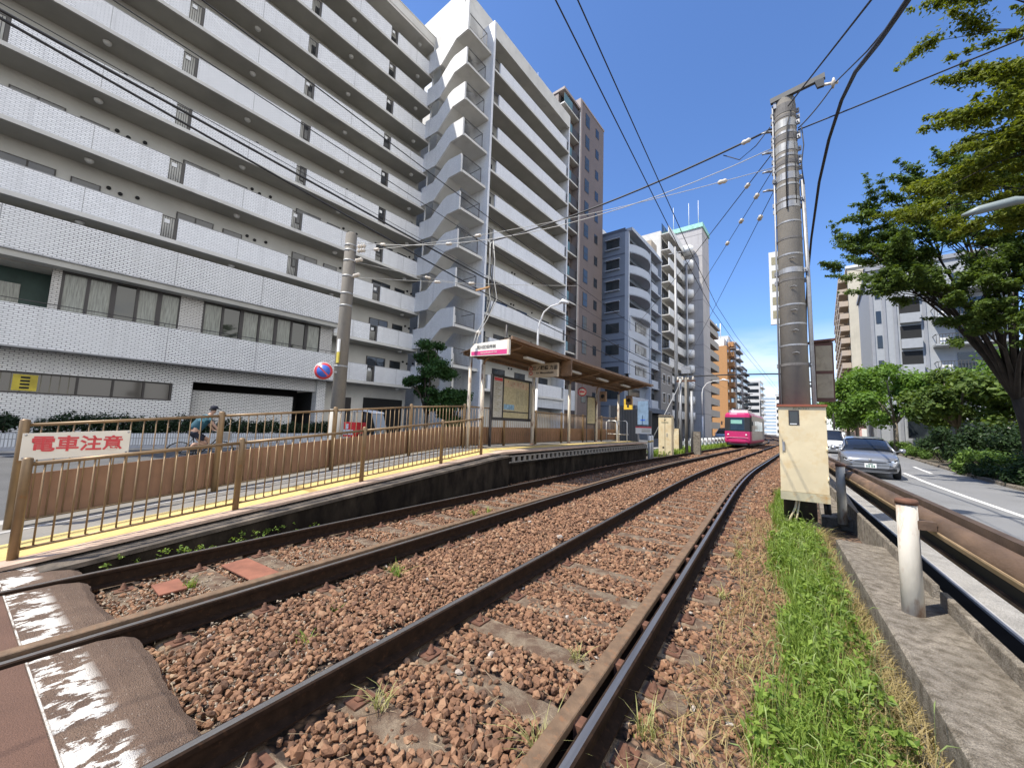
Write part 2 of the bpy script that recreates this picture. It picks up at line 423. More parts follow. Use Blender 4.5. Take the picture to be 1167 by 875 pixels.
OV = np.array([(1, 0, 0), (-1, 0, 0), (0, 1, 0), (0, -1, 0), (0, 0, 1), (0, 0, -1)], float)
OF = np.array([(0, 2, 4), (2, 1, 4), (1, 3, 4), (3, 0, 4), (2, 0, 5), (1, 2, 5), (3, 1, 5), (0, 3, 5)])
def rotmats(n):
    q = RNG.normal(size=(n, 4)); q /= np.linalg.norm(q, axis=1)[:, None]; w, x, y, z = q.T
    return np.stack([np.stack([1 - 2 * (y * y + z * z), 2 * (x * y - z * w), 2 * (x * z + y * w)], -1), np.stack([2 * (x * y + z * w), 1 - 2 * (x * x + z * z), 2 * (y * z - x * w)], -1), np.stack([2 * (x * z - y * w), 2 * (y * z + x * w), 1 - 2 * (x * x + y * y)], -1)], 1)
def scatter_stones(name, P, R, V, F, cshift=0):
    n = len(P)
    jit = 1 + RNG.uniform(-.38, .22, size=(n, len(V), 1)); vv = V[None] * jit
    vv = vv * (R[:, None] * RNG.uniform(.5, 1.4, size=(n, 3)))[:, None, :]
    vv = np.einsum('nij,nkj->nki', rotmats(n), vv); vv[:, :, 2] *= .85
    vv += P[:, None, :]
    ff = F[None] + (np.arange(n) * len(V))[:, None, None]
    col = np.clip(RNG.beta(2.2, 2.6, n) + cshift, 0, 1); col = np.where(RNG.random(n) < .005, 1., col * .92)
    return npmesh(name, vv.reshape(-1, 3), ff.reshape(-1, 3), m_stone, None, np.repeat(col, len(F)))
cxv = np.vectorize(cx)
def bedz(x):   # height of the ballast between the rails
    return -.185 + .012 * np.sin(x * 7) * 0 + np.where(np.abs(x + 3.0) < .6, .03, 0) + np.where(x > -.6, -.02, 0)
def field(x0, x1, y0, y1, s):
    nx, ny = int((x1 - x0) / s), int((y1 - y0) / s)
    X, Y = np.meshgrid(np.arange(nx), np.arange(ny)); n = X.size
    X = x0 + (X.ravel() + RNG.random(n)) * s; Y = y0 + (Y.ravel() + RNG.random(n)) * s
    return X, Y
def keep(X, Y, sl=.85):
    k = np.ones(len(X), bool)
    for q, r in RX.items():
        lo_, hi_ = (-.20 if q in 'BD' else -.075), .075
        k &= ~((X - r > lo_) & (X - r < hi_))
    for (xc, y0) in ((-1.5175, 1.02), (-4.5025, 1.15)):
        ph = np.abs((Y - y0 + .2875) % .575 - .2875)
        patch = np.sin(X * 3.1 + np.floor((Y - y0 + .2875) / .575) * 2.3) * .5 + .5       # some sleepers lie bare, some are half covered
        on = (np.abs(X - xc) < 1.05) & (ph < .105) & (Y < 16)
        k &= ~(on & (RNG.random(len(X)) < sl * np.clip(1.5 * patch + .02 + np.where(Y < 2.8, .3, 0), .15, 1.15)))
        near = np.minimum(np.abs(np.abs(X - xc) - .7185), 9) < .22
        k &= ~((ph < .13) & near & (np.abs(X - xc) < 1.1) & (Y < 12))
    # not on the crossing slabs
    k &= ~((Y < .93) & (X < -2.2)); k &= ~((Y < .55) & (X < -2.2))
    return k
def lay(name, x0, x1, y0, y1, s, r0, r1, V, F, lift=0., frac=1., cs=0):
    X, Y = field(x0, x1, y0, y1, s); k = keep(X, Y) & (RNG.random(len(X)) < frac)
    X, Y = X[k], Y[k]; n = len(X); R = RNG.uniform(r0, r1, n) * np.where(RNG.random(n) < .08, 1.35, 1)
    Z = bedz(X) + lift + RNG.uniform(-.018, .014, n)
    P = np.stack([X + cxv(Y), Y, Z], -1)
    return scatter_stones(name, P, R, V, F, cs)
stuff(lay('ballast_stones', -5.95, .35, -1.0, 5.2, .033, .015, .029, IV, IF), 'rust brown ballast stones close to the camera')
stuff(lay('ballast_stones', -5.95, .4, 5.2, 12, .047, .020, .034, IV[:], IF[:]), 'rust brown ballast stones')
stuff(lay('ballast_stones', -5.95, .45, 12, 26, .085, .035, .058, OV, OF), 'rust brown ballast stones further along the tracks')
stuff(lay('ballast_stones', -5.95, .5, 26, 60, .16, .06, .10, OV, OF), 'rust brown ballast stones in the distance')
# pale chips and dry stalks lie thick near the left track and the rails
m_chip = mat('pale_chips', (.38, .32, .24), .9, var=.4, sc=60, c2=(.2, .14, .09))
def chips():
    X, Y = field(-5.1, -2.3, .95, 4.5, .030); k = keep(X, Y, .6)
    w = np.exp(-((Y - 1.1) / 1.1) ** 2) + .8 * np.exp(-((X + 4.5) / .7) ** 2) * np.exp(-(Y - 1) / 2.5)
    k &= RNG.random(len(X)) < np.clip(w, 0, 1) * .55; X, Y = X[k], Y[k]; n = len(X)
    P = np.stack([X, Y, -.165 + RNG.uniform(-.01, .02, n)], -1)
    vv = OV[None] * RNG.uniform(.003, .016, (n, 1, 3)); vv = np.einsum('nij,nkj->nki', rotmats(n), vv) + P[:, None]
    return npmesh('gravel_chips', vv.reshape(-1, 3), (OF[None] + (np.arange(n) * 6)[:, None, None]).reshape(-1, 3), m_chip)
stuff(chips(), 'pale chips and grit on the ballast')
m_straw = mat('dry_stalks', (.34, .27, .17), .9, var=.3, sc=30)
def stalks(n, x0, x1, y0, y1, zf):
    X = RNG.uniform(x0, x1, n); Y = y0 + (y1 - y0) * RNG.random(n) ** 1.6; a = RNG.uniform(0, 2 * PI, n); L = RNG.uniform(.015, .065, n); w = .0013
    d = np.stack([np.cos(a), np.sin(a), RNG.uniform(-.25, .25, n)], -1) * L[:, None]; sdv = np.stack([-np.sin(a), np.cos(a), 0 * a], -1) * w
    P = np.stack([X, Y, zf + RNG.uniform(0, .02, n)], -1)
    v = np.stack([P - d - sdv, P - d + sdv, P + d + sdv * .4, P + d - sdv * .4], 1)
    return v
v = np.concatenate([stalks(330, -2.15, -.95, .6, 5, -.16), stalks(380, -.72, .1, 1.5, 6, -.16), stalks(520, -5, -2.4, .95, 4.5, -.16)])
stuff(npmesh('dry_litter', v.reshape(-1, 3), np.arange(len(v) * 4).reshape(-1, 4), m_straw), 'dry stalks scattered between the rails')

# ------------------------------------------------------------------ level crossing at the lower left
m_slabb = mat('crossing_plate_brown', (.12, .062, .04), .85, var=.12, sc=3, bump=.5, bsc=220, fine=.3)
m_slab, npw, bpw = newmat('crossing_asphalt_painted')
tcw = npw.add('ShaderNodeTexCoord'); ob_ = tcw.outputs['Object']
mpw = npw.add('ShaderNodeMapping'); mpw.inputs['Scale'].default_value = (3.2, 1.9, 1); mpw.inputs['Rotation'].default_value = (0, 0, .35); npw.link(ob_, mpw.inputs['Vector'])
f_ = npw.ramp(npw.noise(mpw.outputs[0], 1.9, 9, .7), .495, .525)
spw = npw.add('ShaderNodeSeparateXYZ'); npw.link(ob_, spw.inputs[0])
def mul(a, b):
    n = npw.add('ShaderNodeMath', operation='MULTIPLY'); npw.link(a, n.inputs[0]); npw.link(b, n.inputs[1]); return n.outputs[0]
band = mul(npw.ramp(spw.outputs[1], .452, .462), npw.ramp(spw.outputs[1], .69, .62))
edge_ = mul(npw.ramp(spw.outputs[1], .445, .449), npw.ramp(spw.outputs[1], .457, .453))
edge_ = mul(edge_, npw.ramp(npw.noise(ob_, 14, 4), .35, .5))
vs2 = npw.add('ShaderNodeTexVoronoi'); vs2.inputs['Scale'].default_value = 150; npw.link(ob_, vs2.inputs['Vector'])
base = npw.mix(npw.ramp(npw.noise(ob_, 3, 6, .65), .35, .7), (.10, .062, .041), (.155, .10, .066))
base = npw.mix(npw.ramp(vs2.outputs['Color'], .86, 1.0), base, (.30, .25, .2)); base = npw.mix(npw.ramp(vs2.outputs['Distance'], .6, .95), base, (.05, .035, .026))
mxn = npw.add('ShaderNodeMath', operation='MAXIMUM'); npw.link(mul(band, f_), mxn.inputs[0]); npw.link(edge_, mxn.inputs[1])
npw.link(npw.mix(mxn.outputs[0], base, (.66, .63, .57)), bpw.inputs['Base Color']); bpw.inputs['Roughness'].default_value = .9
bpn = npw.add('ShaderNodeBump'); bpn.inputs['Strength'].default_value = .8; bpn.inputs['Distance'].default_value = .008; bpn.invert = True
npw.link(vs2.outputs['Distance'], bpn.inputs['Height']); npw.link(bpn.outputs[0], bpw.inputs['Normal'])
sl_ = MB()
for (x0, x1) in ((-6.4, RX['A'] - .05), (RX['A'] + .05, RX['B'] - .19), (RX['B'] + .05, RX['C'] - .05)):
    xs = [x0 + (x1 - x0) * i / 40 for i in range(41)]
    prof = []
    for x in xs:
        e = .015 * math.sin(x * 3.1) + .004 * math.sin(x * 17 + 2 * math.sin(x * 5)) + .0025 * math.sin(x * 41 + 3 * math.sin(x * 11))
        prof.append([(x, -2.5, -.02), (x, .42, -.02), (x, .74 + e * .5, -.024), (x, .86 + e, -.045), (x, .915 + e * 1.5, -.075), (x, .97 + e * 2, -.3)])
    vs = [p for q in prof for p in q]; fs = [(i * 6 + j, (i + 1) * 6 + j, (i + 1) * 6 + j + 1, i * 6 + j + 1) for i in range(40) for j in range(5)]
    sl_.add(vs, fs, False)
    for s_ in (0, 40):
        sl_.add(prof[s_] + [(xs[s_], -2.5, -.3)], [(0, 1, 2, 3, 4, 5, 6)])
struct(sl_.build('crossing_slab', m_slab))
bw = MB(); bp_ = MB()
for (x0, x1) in ((-6.35, RX['A'] - .06), (RX['A'] + .06, RX['B'] - .2), (RX['B'] + .06, RX['C'] - .06)):
    bw.quad((x0, .455, -.0155), (x1, .455, -.0155), (x1, .66, -.0165), (x0, .66, -.0165))
    bp_.quad((x0, -2.4, -.016), (x1, -2.4, -.016), (x1, .44, -.016), (x0, .44, -.016))
struct(bp_.build('crossing_plate', m_slabb))
m_redpl = mat('rust_red_plate', (.22, .085, .05), .85, var=.25, sc=6, bump=.2)
for (x, y, w, d, rz_, lab) in ((-4.62, 2.02, .34, .26, .06, 'larger rust red steel plate lying between the rails of the left track'), (-4.72, 1.38, .15, .2, -.05, 'small rust red plate close to the crossing on the left track')):
    o = MB().box(-w, w, -d / 2, d / 2, 0, .018).build('rust_plate', m_redpl, None, bev=.004); o.location = (x, y, -.145); o.rotation_euler = (.02, .02, rz_); tag(o, lab, 'steel plate')

# ------------------------------------------------------------------ platform
def ph(y): return max(-.02, min(.70, .03 + .09 * (y - .55))) if y < 8.4 else .72
PE, PR = -5.98, -7.95
plat = thing('tram_platform', 'low tram platform with a sloping ramp, dark sooty wall and yellow tactile strip', 'platform')
yp = [.35, 1, 2, 3, 4, 5, 6, 7, 8, 8.4]; yf = [8.4] + [8.4 + i for i in range(1, 13)] + [21.3]
def strip(y_, a, b, dz, thick, name, m, parent):
    q = MB(); k = len(y_); vs = []
    for y in y_:
        z = ph(y) + dz
        for (x, zz) in ((a, z), (b, z), (b, z - thick), (a, z - thick)): vs.append((x + cx(y), y, zz))
    fs = [(i * 4 + j, i * 4 + (j + 1) % 4, i * 4 + 4 + (j + 1) % 4, i * 4 + 4 + j) for i in range(k - 1) for j in range(4)] + [(0, 1, 2, 3), tuple((k - 1) * 4 + j for j in range(4))]
    return q.add(vs, fs).build(name, m, parent)
def wall(y_, a, b, z0, name, m, parent, top=-.1):
    q = MB(); k = len(y_); vs = []
    for y in y_:
        z = ph(y) + top
        for (x, zz) in ((a, z), (b, z), (b, z0), (a, z0)): vs.append((x + cx(y), y, zz))
    fs = [(i * 4 + j, i * 4 + (j + 1) % 4, i * 4 + 4 + (j + 1) % 4, i * 4 + 4 + j) for i in range(k - 1) for j in range(4)] + [(0, 1, 2, 3), tuple((k - 1) * 4 + j for j in range(4))]
    return q.add(vs, fs).build(name, m, parent)
m_deck = mat('platform_paving', (.20, .185, .16), .9, var=.15, sc=4, bump=.2, bsc=80)
strip(yp, PE + .08, PE - .15, 0, .035, 'ramp_coping', m_coping, plat)
strip(yp, PE - .15, PR, -.004, .1, 'ramp_deck', m_deck, plat)
strip(yp, PE - .15, PE - .82, .003, .01, 'tactile_strip', m_yellow, plat)
strip(yp, PE - 1.42, PE - 1.50, .003, .02, 'edge_line', m_conc_l, plat)
strip(yp, PE + .34, PE - .2, -.065, .045, 'ramp_ledge', mat('ledge_concrete', (.13, .105, .08), .95, var=.4, sc=3, c2=(.06, .05, .04), thr=(.4, .62), sc2=4, bump=.6, bsc=40), plat)
strip(yf, PE + .03, PE - .3, 0, .06, 'coping', m_coping, plat)
strip(yf, PE - .3, PR, -.004, .09, 'deck', m_deck, plat)
strip(yf, PE - .45, PE - 1.05, .003, .01, 'tactile_strip', m_yellow, plat)
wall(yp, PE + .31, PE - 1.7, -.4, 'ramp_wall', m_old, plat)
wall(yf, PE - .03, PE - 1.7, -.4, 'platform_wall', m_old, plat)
m_block = mat('hollow_block', (.26, .235, .20), .92, var=.25, sc=6, bump=.4, bsc=50)
hb = MB(); w_, h_ = .27, .20
hb.box(-.012, .03, -w_ / 2, w_ / 2, 0, .035); hb.box(-.012, .03, -w_ / 2, w_ / 2, h_ - .035, h_); hb.box(-.012, .03, -w_ / 2, -w_ / 2 + .045, .035, h_ - .035); hb.box(-.012, .03, w_ / 2 - .045, w_ / 2, .035, h_ - .035)
hb = hb.build('hollow_block', m_block, plat); y = 8.62; i = 0
while y < 21.2:
    c = hb if i == 0 else sub(hb, plat)
    c.location = (PE - .005 + cx(y), y, .40); y += .292; i += 1
lg = MB()
for (a, b) in zip(yf[:-1], yf[1:]): lg.bar((PE + cx(a) + .01, a, .385), (PE + cx(b) + .01, b, .385), .07, .05)
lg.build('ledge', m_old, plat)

# ------------------------------------------------------------------ platform fences
def fence(name, label, x, posts, toph, post_r, bars, skip_panel, spacing, z_bot, limit=100, last=None):
    t = thing(name, label, 'fence')
    p0 = MB().lathe([(post_r, 0), (post_r, 1), (post_r * .9, 1.012), (post_r * .4, 1.02)], n=12).build('post', m_fence, t)
    for i, y in enumerate(posts):
        o = p0 if i == 0 else sub(p0, t)
        o.location = (x + cx(y), y, ph(y) - .02); o.scale = (1, 1, toph + .04)
    for (a, b) in zip(posts[:-1], posts[1:]):
        MB().tube([(x + cx(a), a, ph(a) + toph - .03), (x + cx(b), b, ph(b) + toph - .03)], .021, 8).build('top_rail', m_fence, t)
        MB().tube([(x + cx(a), a, ph(a) + z_bot), (x + cx(b), b, ph(b) + z_bot)], .015, 6).build('bottom_rail', m_fence, t)
    b0 = MB().tube([(0, 0, 0), (0, 0, 1)], .0085, 6).build('baluster', m_fence, t); n = 0; extra = MB()
    for (a, b) in zip(posts[:-1], posts[1:]):
        k = max(2, round((b - a) / spacing))
        for i in range(1, k):
            y = a + (b - a) * i / k; z0, z1 = ph(y) + z_bot, ph(y) + toph - .03
            if n < limit:
                o = b0 if n == 0 else sub(b0, t); o.location = (x + cx(y), y, z0); o.scale = (1, 1, z1 - z0)
            else: extra.tube([(x + cx(y), y, z0), (x + cx(y), y, z1)], .0085, 5)
            n += 1
    if extra.v: stuff(extra.build('baluster_row', m_fence, t))
    return t
fence('platform_fence', 'low brown railing along the track side of the platform ramp', -6.1, [.55, 2.4, 4.34, 6.33, 7.75], .93, .038, True, False, .115, .085)
rf = fence('platform_fence', 'taller brown railing with solid lower panels along the street side of the platform', -7.62, [.62, 2.66, 4.68, 6.74, 8.8, 10.9, 13, 15.1, 17.2, 19.3, 21.2], 1.26, .045, True, True, .132, .07, limit=100)
pn = [.66, 2.66, 4.68, 6.74, 8.8, 10.9, 13, 15.1, 17.2, 19.3, 21.2]
for (a, b) in zip(pn[:-1], pn[1:]):
    q = MB(); k = int((b - a) / .15)
    for i in range(k):
        y0, y1 = a + (b - a) * i / k, a + (b - a) * (i + 1) / k - .001
        X0, X1 = -7.675 + cx(y0), -7.675 + cx(y1)
        z0, z1 = ph(y0) + .06, ph(y0) + .62; w0, w1 = ph(y1) + .06, ph(y1) + .62
        q.add([(X0, y0, z0), (X1, y1, w0), (X1, y1, w1), (X0, y0, z1), (X0 - .02, y0, z0), (X1 - .02, y1, w0), (X1 - .02, y1, w1), (X0 - .02, y0, z1)], [(0, 1, 2, 3), (4, 7, 6, 5), (0, 4, 5, 1), (1, 5, 6, 2), (2, 6, 7, 3), (3, 7, 4, 0)])
    q.build('lower_panel', m_panel, rf)
ws = thing('warning_sign', 'white board with red characters fixed to the end of the taller platform railing', 'sign', (-7.55, 1.085, 1.02), -PI / 2 * 0)
MB().prism([(-.475, -.175), (.475, -.135), (.475, .19), (-.475, .15)], 0, .02, 'x').build('board', mat('sign_board', (.70, .66, .58), .5, var=.06, sc=4, c2=(.5, .42, .32), thr=(.68, .8)), ws)
text('lettering', '電車注意', .205, m_signred, ws, (.024, 0, .008), (PI / 2, 0, PI / 2), .0045, 1.0).rotation_euler = (PI / 2, 0, PI / 2)
for (yy_, zz_) in ((-.45, -.15), (-.45, .13), (.45, -.11), (.45, .165)):
    MB().lathe([(.011, .02), (.011, .027), (.004, .03)], (0, yy_, zz_), 8, 'x').build('bolt', m_steel, ws)
for (yy_, zz_) in ((-.4, .2), (.4, .22)): MB().tube([(-.06, yy_, zz_ - .06), (.01, yy_, zz_ - .05)], .006, 6).build('hook', m_steel, ws)
# ------------------------------------------------------------------ big white apartment building (left)
# local frame: x = towards the tracks, y = along the facade, z up
OA = (-24.3, 8.5, 0.)
apt = thing('apartment_building', 'huge white tiled apartment building with open corridors, zigzag outdoor stairs and brick podium', 'apartment building', OA, -AZ)
ZL = [3.87 + 2.96 * k for k in range(10)]; ZR = 3.87 + 2.96 * 10; U0, U1 = -15.2, 12.4
def part(mb, name, m, parent=apt, **kw): return mb.build(name, m, parent, **kw)
XB = -1.45
part(MB().box(-14, XB, U0, U1 + .2, ZL[0] - .1, ZR + .02), 'corridor_wall', m_inner)
part(MB().box(-14, XB - .01, 5.6, U1 + .2, -.3, ZL[0] - .11), 'ground_floor_wall', m_conc_w)
m_ptile = tilemat('white_tile_parapet', (.86, .865, .87), (.40, .41, .42), .24, .085, .013, .3)
gaps = [-14.83 + 5.75 * i for i in range(5)]      # the railing openings, .62 wide
for k, z in enumerate(ZL):
    ua = 5.6 if k < 2 else U0
    q = MB().box(XB, .0, ua, U1, z + .02, z + .17); q.box(.0, .05, ua, U1, z, z + .13); q.box(.0, .03, ua, U1, z + .13, z + .2)
    part(q, 'floor_slab', m_soffit if False else m_conc_w)
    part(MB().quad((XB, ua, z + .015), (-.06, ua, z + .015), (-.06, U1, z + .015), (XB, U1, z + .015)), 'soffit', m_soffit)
    seg = []; a = ua
    for g in gaps + [U1 + 5]:
        if g > a + .2: seg.append((a, min(g, U1)))
        a = max(a, g + .62)
        if a > U1: break
    for (a, b) in seg:
        if b - a < .2: continue
        part(MB().box(-.13, .0, a, b, z + .17, z + 1.36), 'parapet', m_ptile)
        jm = MB()
        for j in (1,):
            yj = a + (b - a) * .5; jm.box(-.004, .006, yj - .008, yj + .008, z + .2, z + 1.35)
        jm.box(-.14, .012, a, b, z + 1.36, z + 1.385)
        part(jm, 'coping', mat('parapet_coping', (.3, .3, .3), .6) if k == 0 and a == seg[0][0] else bpy.data.materials['parapet_coping'])
m_rl = mat('dark_steel_railing', (.06, .055, .05), .5)
rl_ = MB()
for i in range(7): rl_.tube([(-.06, .04 + i * .09, .17), (-.06, .04 + i * .09, 1.3)], .012, 5)
rl_.box(-.08, -.04, 0, .62, 1.28, 1.32); rl_.box(-.08, -.04, 0, .62, .2, .24)
rl_ = rl_.build('gap_railing', m_rl, apt); pip = MB().box(-.16, -.05, .50, .61, .2, 1.34).build('gap_post', m_rl, apt)
mbx = MB().box(-.09, -.02, .1, .3, .95, 1.15).build('junction_box', m_white, apt)
lamp = MB().lathe([(.02, -.16), (.1, -.14), (.15, -.08), (.16, -.02), (.16, .0)], n=14).build('ceiling_lamp', m_white, apt)
win = MB().box(-.02, .05, 0, 1.6, 0, 1.0); win = win.build('window', m_wintrim, apt)
MB().box(.0501, .058, .05, .77, .05, .95).box(.0501, .058, .83, 1.55, .05, .95).build('pane', m_glass, win)
wsm = MB().box(-.02, .05, 0, .95, 0, .75).build('window', m_wintrim, apt)
MB().box(.0501, .058, .05, .90, .05, .70).build('pane', m_glass, wsm)
vent = MB().lathe([(.0, .0), (.085, .0), (.085, .07), (.06, .075)], n=10, axis='x').build('vent', m_dark, apt)
first = True; usedrl = usedw = usedl = 0
for k, z in enumerate(ZL):
    for gi, g in enumerate(gaps):
        if k < 2 and g < 5: continue
        o = rl_ if usedrl == 0 else sub(rl_, apt); o.location = (0, g, z); usedrl += 1
        o = pip if usedrl == 1 else sub(pip, apt); o.location = (0, g, z)
        if gi % 2 == 0 or k % 3 == 0:
            o = mbx if usedrl == 1 else sub(mbx, apt); o.location = (0, g, z)
        # the flat right of the opening: wide window, small window, vents
        zz = z + 1.25
        o = win if usedrl == 1 else sub(win, apt); o.location = (XB, g + .72, zz)
        o = wsm if usedrl == 1 else sub(wsm, apt); o.location = (XB, g + 2.75, zz + .2)
        for j, dv in enumerate((3.95, 4.35, 4.95)):
            if usedw < 99:
                o = vent if usedw == 0 else sub(vent, apt); o.location = (XB, g + dv, z + 2.25 - .1 * (j % 2)); usedw += 1
    for i in range(5):
        u = -11.6 + 5.72 * i
        zc = z + (2.96 if k < 9 else 2.96)
        if k >= 1 or u > 5.6:
            o = lamp if usedl == 0 else sub(lamp, apt); o.location = (-.72, u + .0, z); usedl += 1
# roof slab
q = MB().box(-14, .06, U0, U1, ZR, ZR + .2); q.box(-.2, .1, U0, U1, ZR + .2, ZR + .95); q.box(-.22, .13, U0, U1, ZR + .95, ZR + 1.02)
part(q, 'roof', m_conc_w)
lamp2 = []
for i in range(5):
    o = sub(lamp, apt); o.location = (-.72, -11.6 + 5.72 * i, ZR)
# ---- podium
PX = .5; PU = 5.6
for nm, z0, z1 in (('podium_band', 7.6, 9.25), ('podium_band', 3.82, 5.48)):
    q = MB().box(-.2, PX, U0 - 6, PU, z0, z1)
    part(q, nm, m_tile_big)
    q = MB()
    for j, u in enumerate((-13, -7.9, -2.65, 1.1)): q.box(PX - .002, PX + .006, u - .014, u + .014, z0, z1)
    q.box(PX - .4, PX + .02, U0 - 6, PU + .02, z0 - .05, z0)
    part(q, 'joint', bpy.data.materials['parapet_coping'])
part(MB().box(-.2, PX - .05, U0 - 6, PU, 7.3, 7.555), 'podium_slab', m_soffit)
part(MB().box(-3.2, -.2, U0 - 6, PU, 9.0, 9.12), 'podium_roof', m_conc_w)
part(MB().box(-3.2, .3, U0 - 6, PU, 5.35, 5.47), 'podium_floor', m_conc_w)
part(MB().box(-3.2, -.21, U0 - 6, PU, 3.86, 3.95), 'podium_floor', m_conc_w)
# first floor wall piers and windows
m_tile_dk = tilemat('tile_shaded_pier', (.55, .53, .49), (.16, .15, .14), .24, .085, .014, .35)  # podium tile again, darker: shade of the recess is put into the colour
XW = -.15
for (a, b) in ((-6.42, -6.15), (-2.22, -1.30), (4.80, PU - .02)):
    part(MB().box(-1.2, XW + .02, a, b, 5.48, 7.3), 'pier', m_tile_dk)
part(MB().box(-1.2, XW - .3, 4.8, PU, 3.9, 9.1), 'side_wall', m_tile)
for (a, b, n) in ((-6.15, -2.22, 5), (-1.30, 4.80, 7)):
    fr = MB().box(XW - .06, XW, a, b, 5.48, 5.56).box(XW - .06, XW, a, b, 7.22, 7.30)
    pn_ = MB(); w = (b - a) / n
    for i in range(n + 1):
        c = a + i * w; hw = .05 if i % 2 else .09
        fr.box(XW - .07, XW + .01, max(a, c - hw), min(b, c + hw), 5.56, 7.22)
    f = part(fr, 'window', m_wintrim)
    MB().box(XW - .09, XW - .061, a + .02, b - .02, 5.5, 7.28).build('pane', glassmat('window_glass_reflecting', (.03, .035, .03), .03) if n == 5 else bpy.data.materials['window_glass_reflecting'], f)
    for i in range(n):
        if (i in (2,) and n == 5) or (n == 7 and i in (1, 5)): continue
        c = a + (i + .5) * w; q = MB(); k = 14; vs = []
        for j in range(k + 1):
            yy_ = c - w * .42 + w * .84 * j / k; vs += [(XW - .056 + .004 * math.sin(j * 2.4), yy_, 5.58), (XW - .056 + .004 * math.sin(j * 2.4), yy_, 7.2)]
        q.add(vs, [(2 * j, 2 * j + 2, 2 * j + 3, 2 * j + 1) for j in range(k)], True); q.build('curtain', m_curtain, f)
q = MB().tube([(PX - .12, U0 - 6, 5.68), (PX - .12, PU, 5.68)], .018, 6)
for u in np.arange(-21, 5.6, 2.6): q.tube([(PX - .12, u, 5.45), (PX - .12, u, 5.68)], .015, 5)
part(q, 'terrace_rail', m_rl)
part(MB().box(-1.44, -1.38, U0 - 6, -6.42, 5.48, 7.3), 'terrace_wall', mat('dark_green_wall', (.02, .05, .04), .6))
part(MB().box(-6, -.2, U0 - 6, -6.43, 7.25, 7.32), 'terrace_ceiling', m_soffit)
part(MB().box(-1.37, -1.33, -9.6, -7.2, 5.6, 6.6), 'terrace_glazing', m_curtain)
# ground floor: tiled wall with a shop strip window and the garage opening
XG = -.62
q = MB().box(-1.0, XG, U0 - 6, -1.24, 2.88, 3.86).box(-1.0, XG, U0 - 6, -1.24, -.35, 2.0).box(-1.0, XG, -2.05, -1.24, 2.0, 2.88)
q.box(-1.0, XG, -1.24, 5.0, 3.05, 3.86).box(-1.0, XG + .25, 5.0, PU - .05, -.35, 3.86)
part(q, 'ground_floor_wall', m_tile_big)
part(MB().box(-1.65, -1.5, -1.24, 4.05, -.35, 2.66), 'garage_wall', m_tile_big)
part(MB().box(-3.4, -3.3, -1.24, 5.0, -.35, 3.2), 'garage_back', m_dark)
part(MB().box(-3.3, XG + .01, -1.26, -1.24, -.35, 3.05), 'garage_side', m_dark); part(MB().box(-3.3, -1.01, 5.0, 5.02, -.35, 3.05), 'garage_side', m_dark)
st = MB().box(XG - .12, XG - .05, -13.5, -2.05, 2.0, 2.07).box(XG - .12, XG - .05, -13.5, -2.05, 2.82, 2.88)
for u in (-13.5, -10.9, -8.3, -5.25, -4.15, -3.1, -2.1): st.box(XG - .12, XG - .04, u - .04, u + .04, 2.07, 2.82)
sf = part(st, 'shop_window', m_wintrim)
MB().box(XG - .16, XG - .13, -13.5, -2.05, 2.0, 2.9).build('pane', glassmat('shop_glass', (.035, .03, .025), .08), sf)
b_ = MB()
for i in range(26): b_.box(XG - .129, XG - .122, -12 + i * .26, -11.97 + i * .26, 2.05, 2.85)
b_.build('blind', mat('shop_blind', (.16, .15, .11), .7), sf)
ys_ = part(MB().box(XG - .12, XG - .03, -7.0, -6.35, 2.12, 2.78), 'window_poster', mat('poster_yellow', (.5, .40, .04), .6))
for i in range(4): MB().box(XG - .029, XG - .025, -6.8, -6.55, 2.2 + i * .14, 2.28 + i * .14).build('poster_mark', m_dark, ys_)
# ---- entrance side right of the podium
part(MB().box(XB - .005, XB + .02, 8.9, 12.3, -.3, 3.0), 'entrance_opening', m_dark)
d_ = part(MB().box(XB - .005, XB + .03, 7.3, 7.95, -.1, 2.9), 'door', m_wintrim)
part(MB().box(PX - .5, PX - .42, PU + .02, PU + .06, 7.3, 9.2), 'podium_edge', m_conc_w)

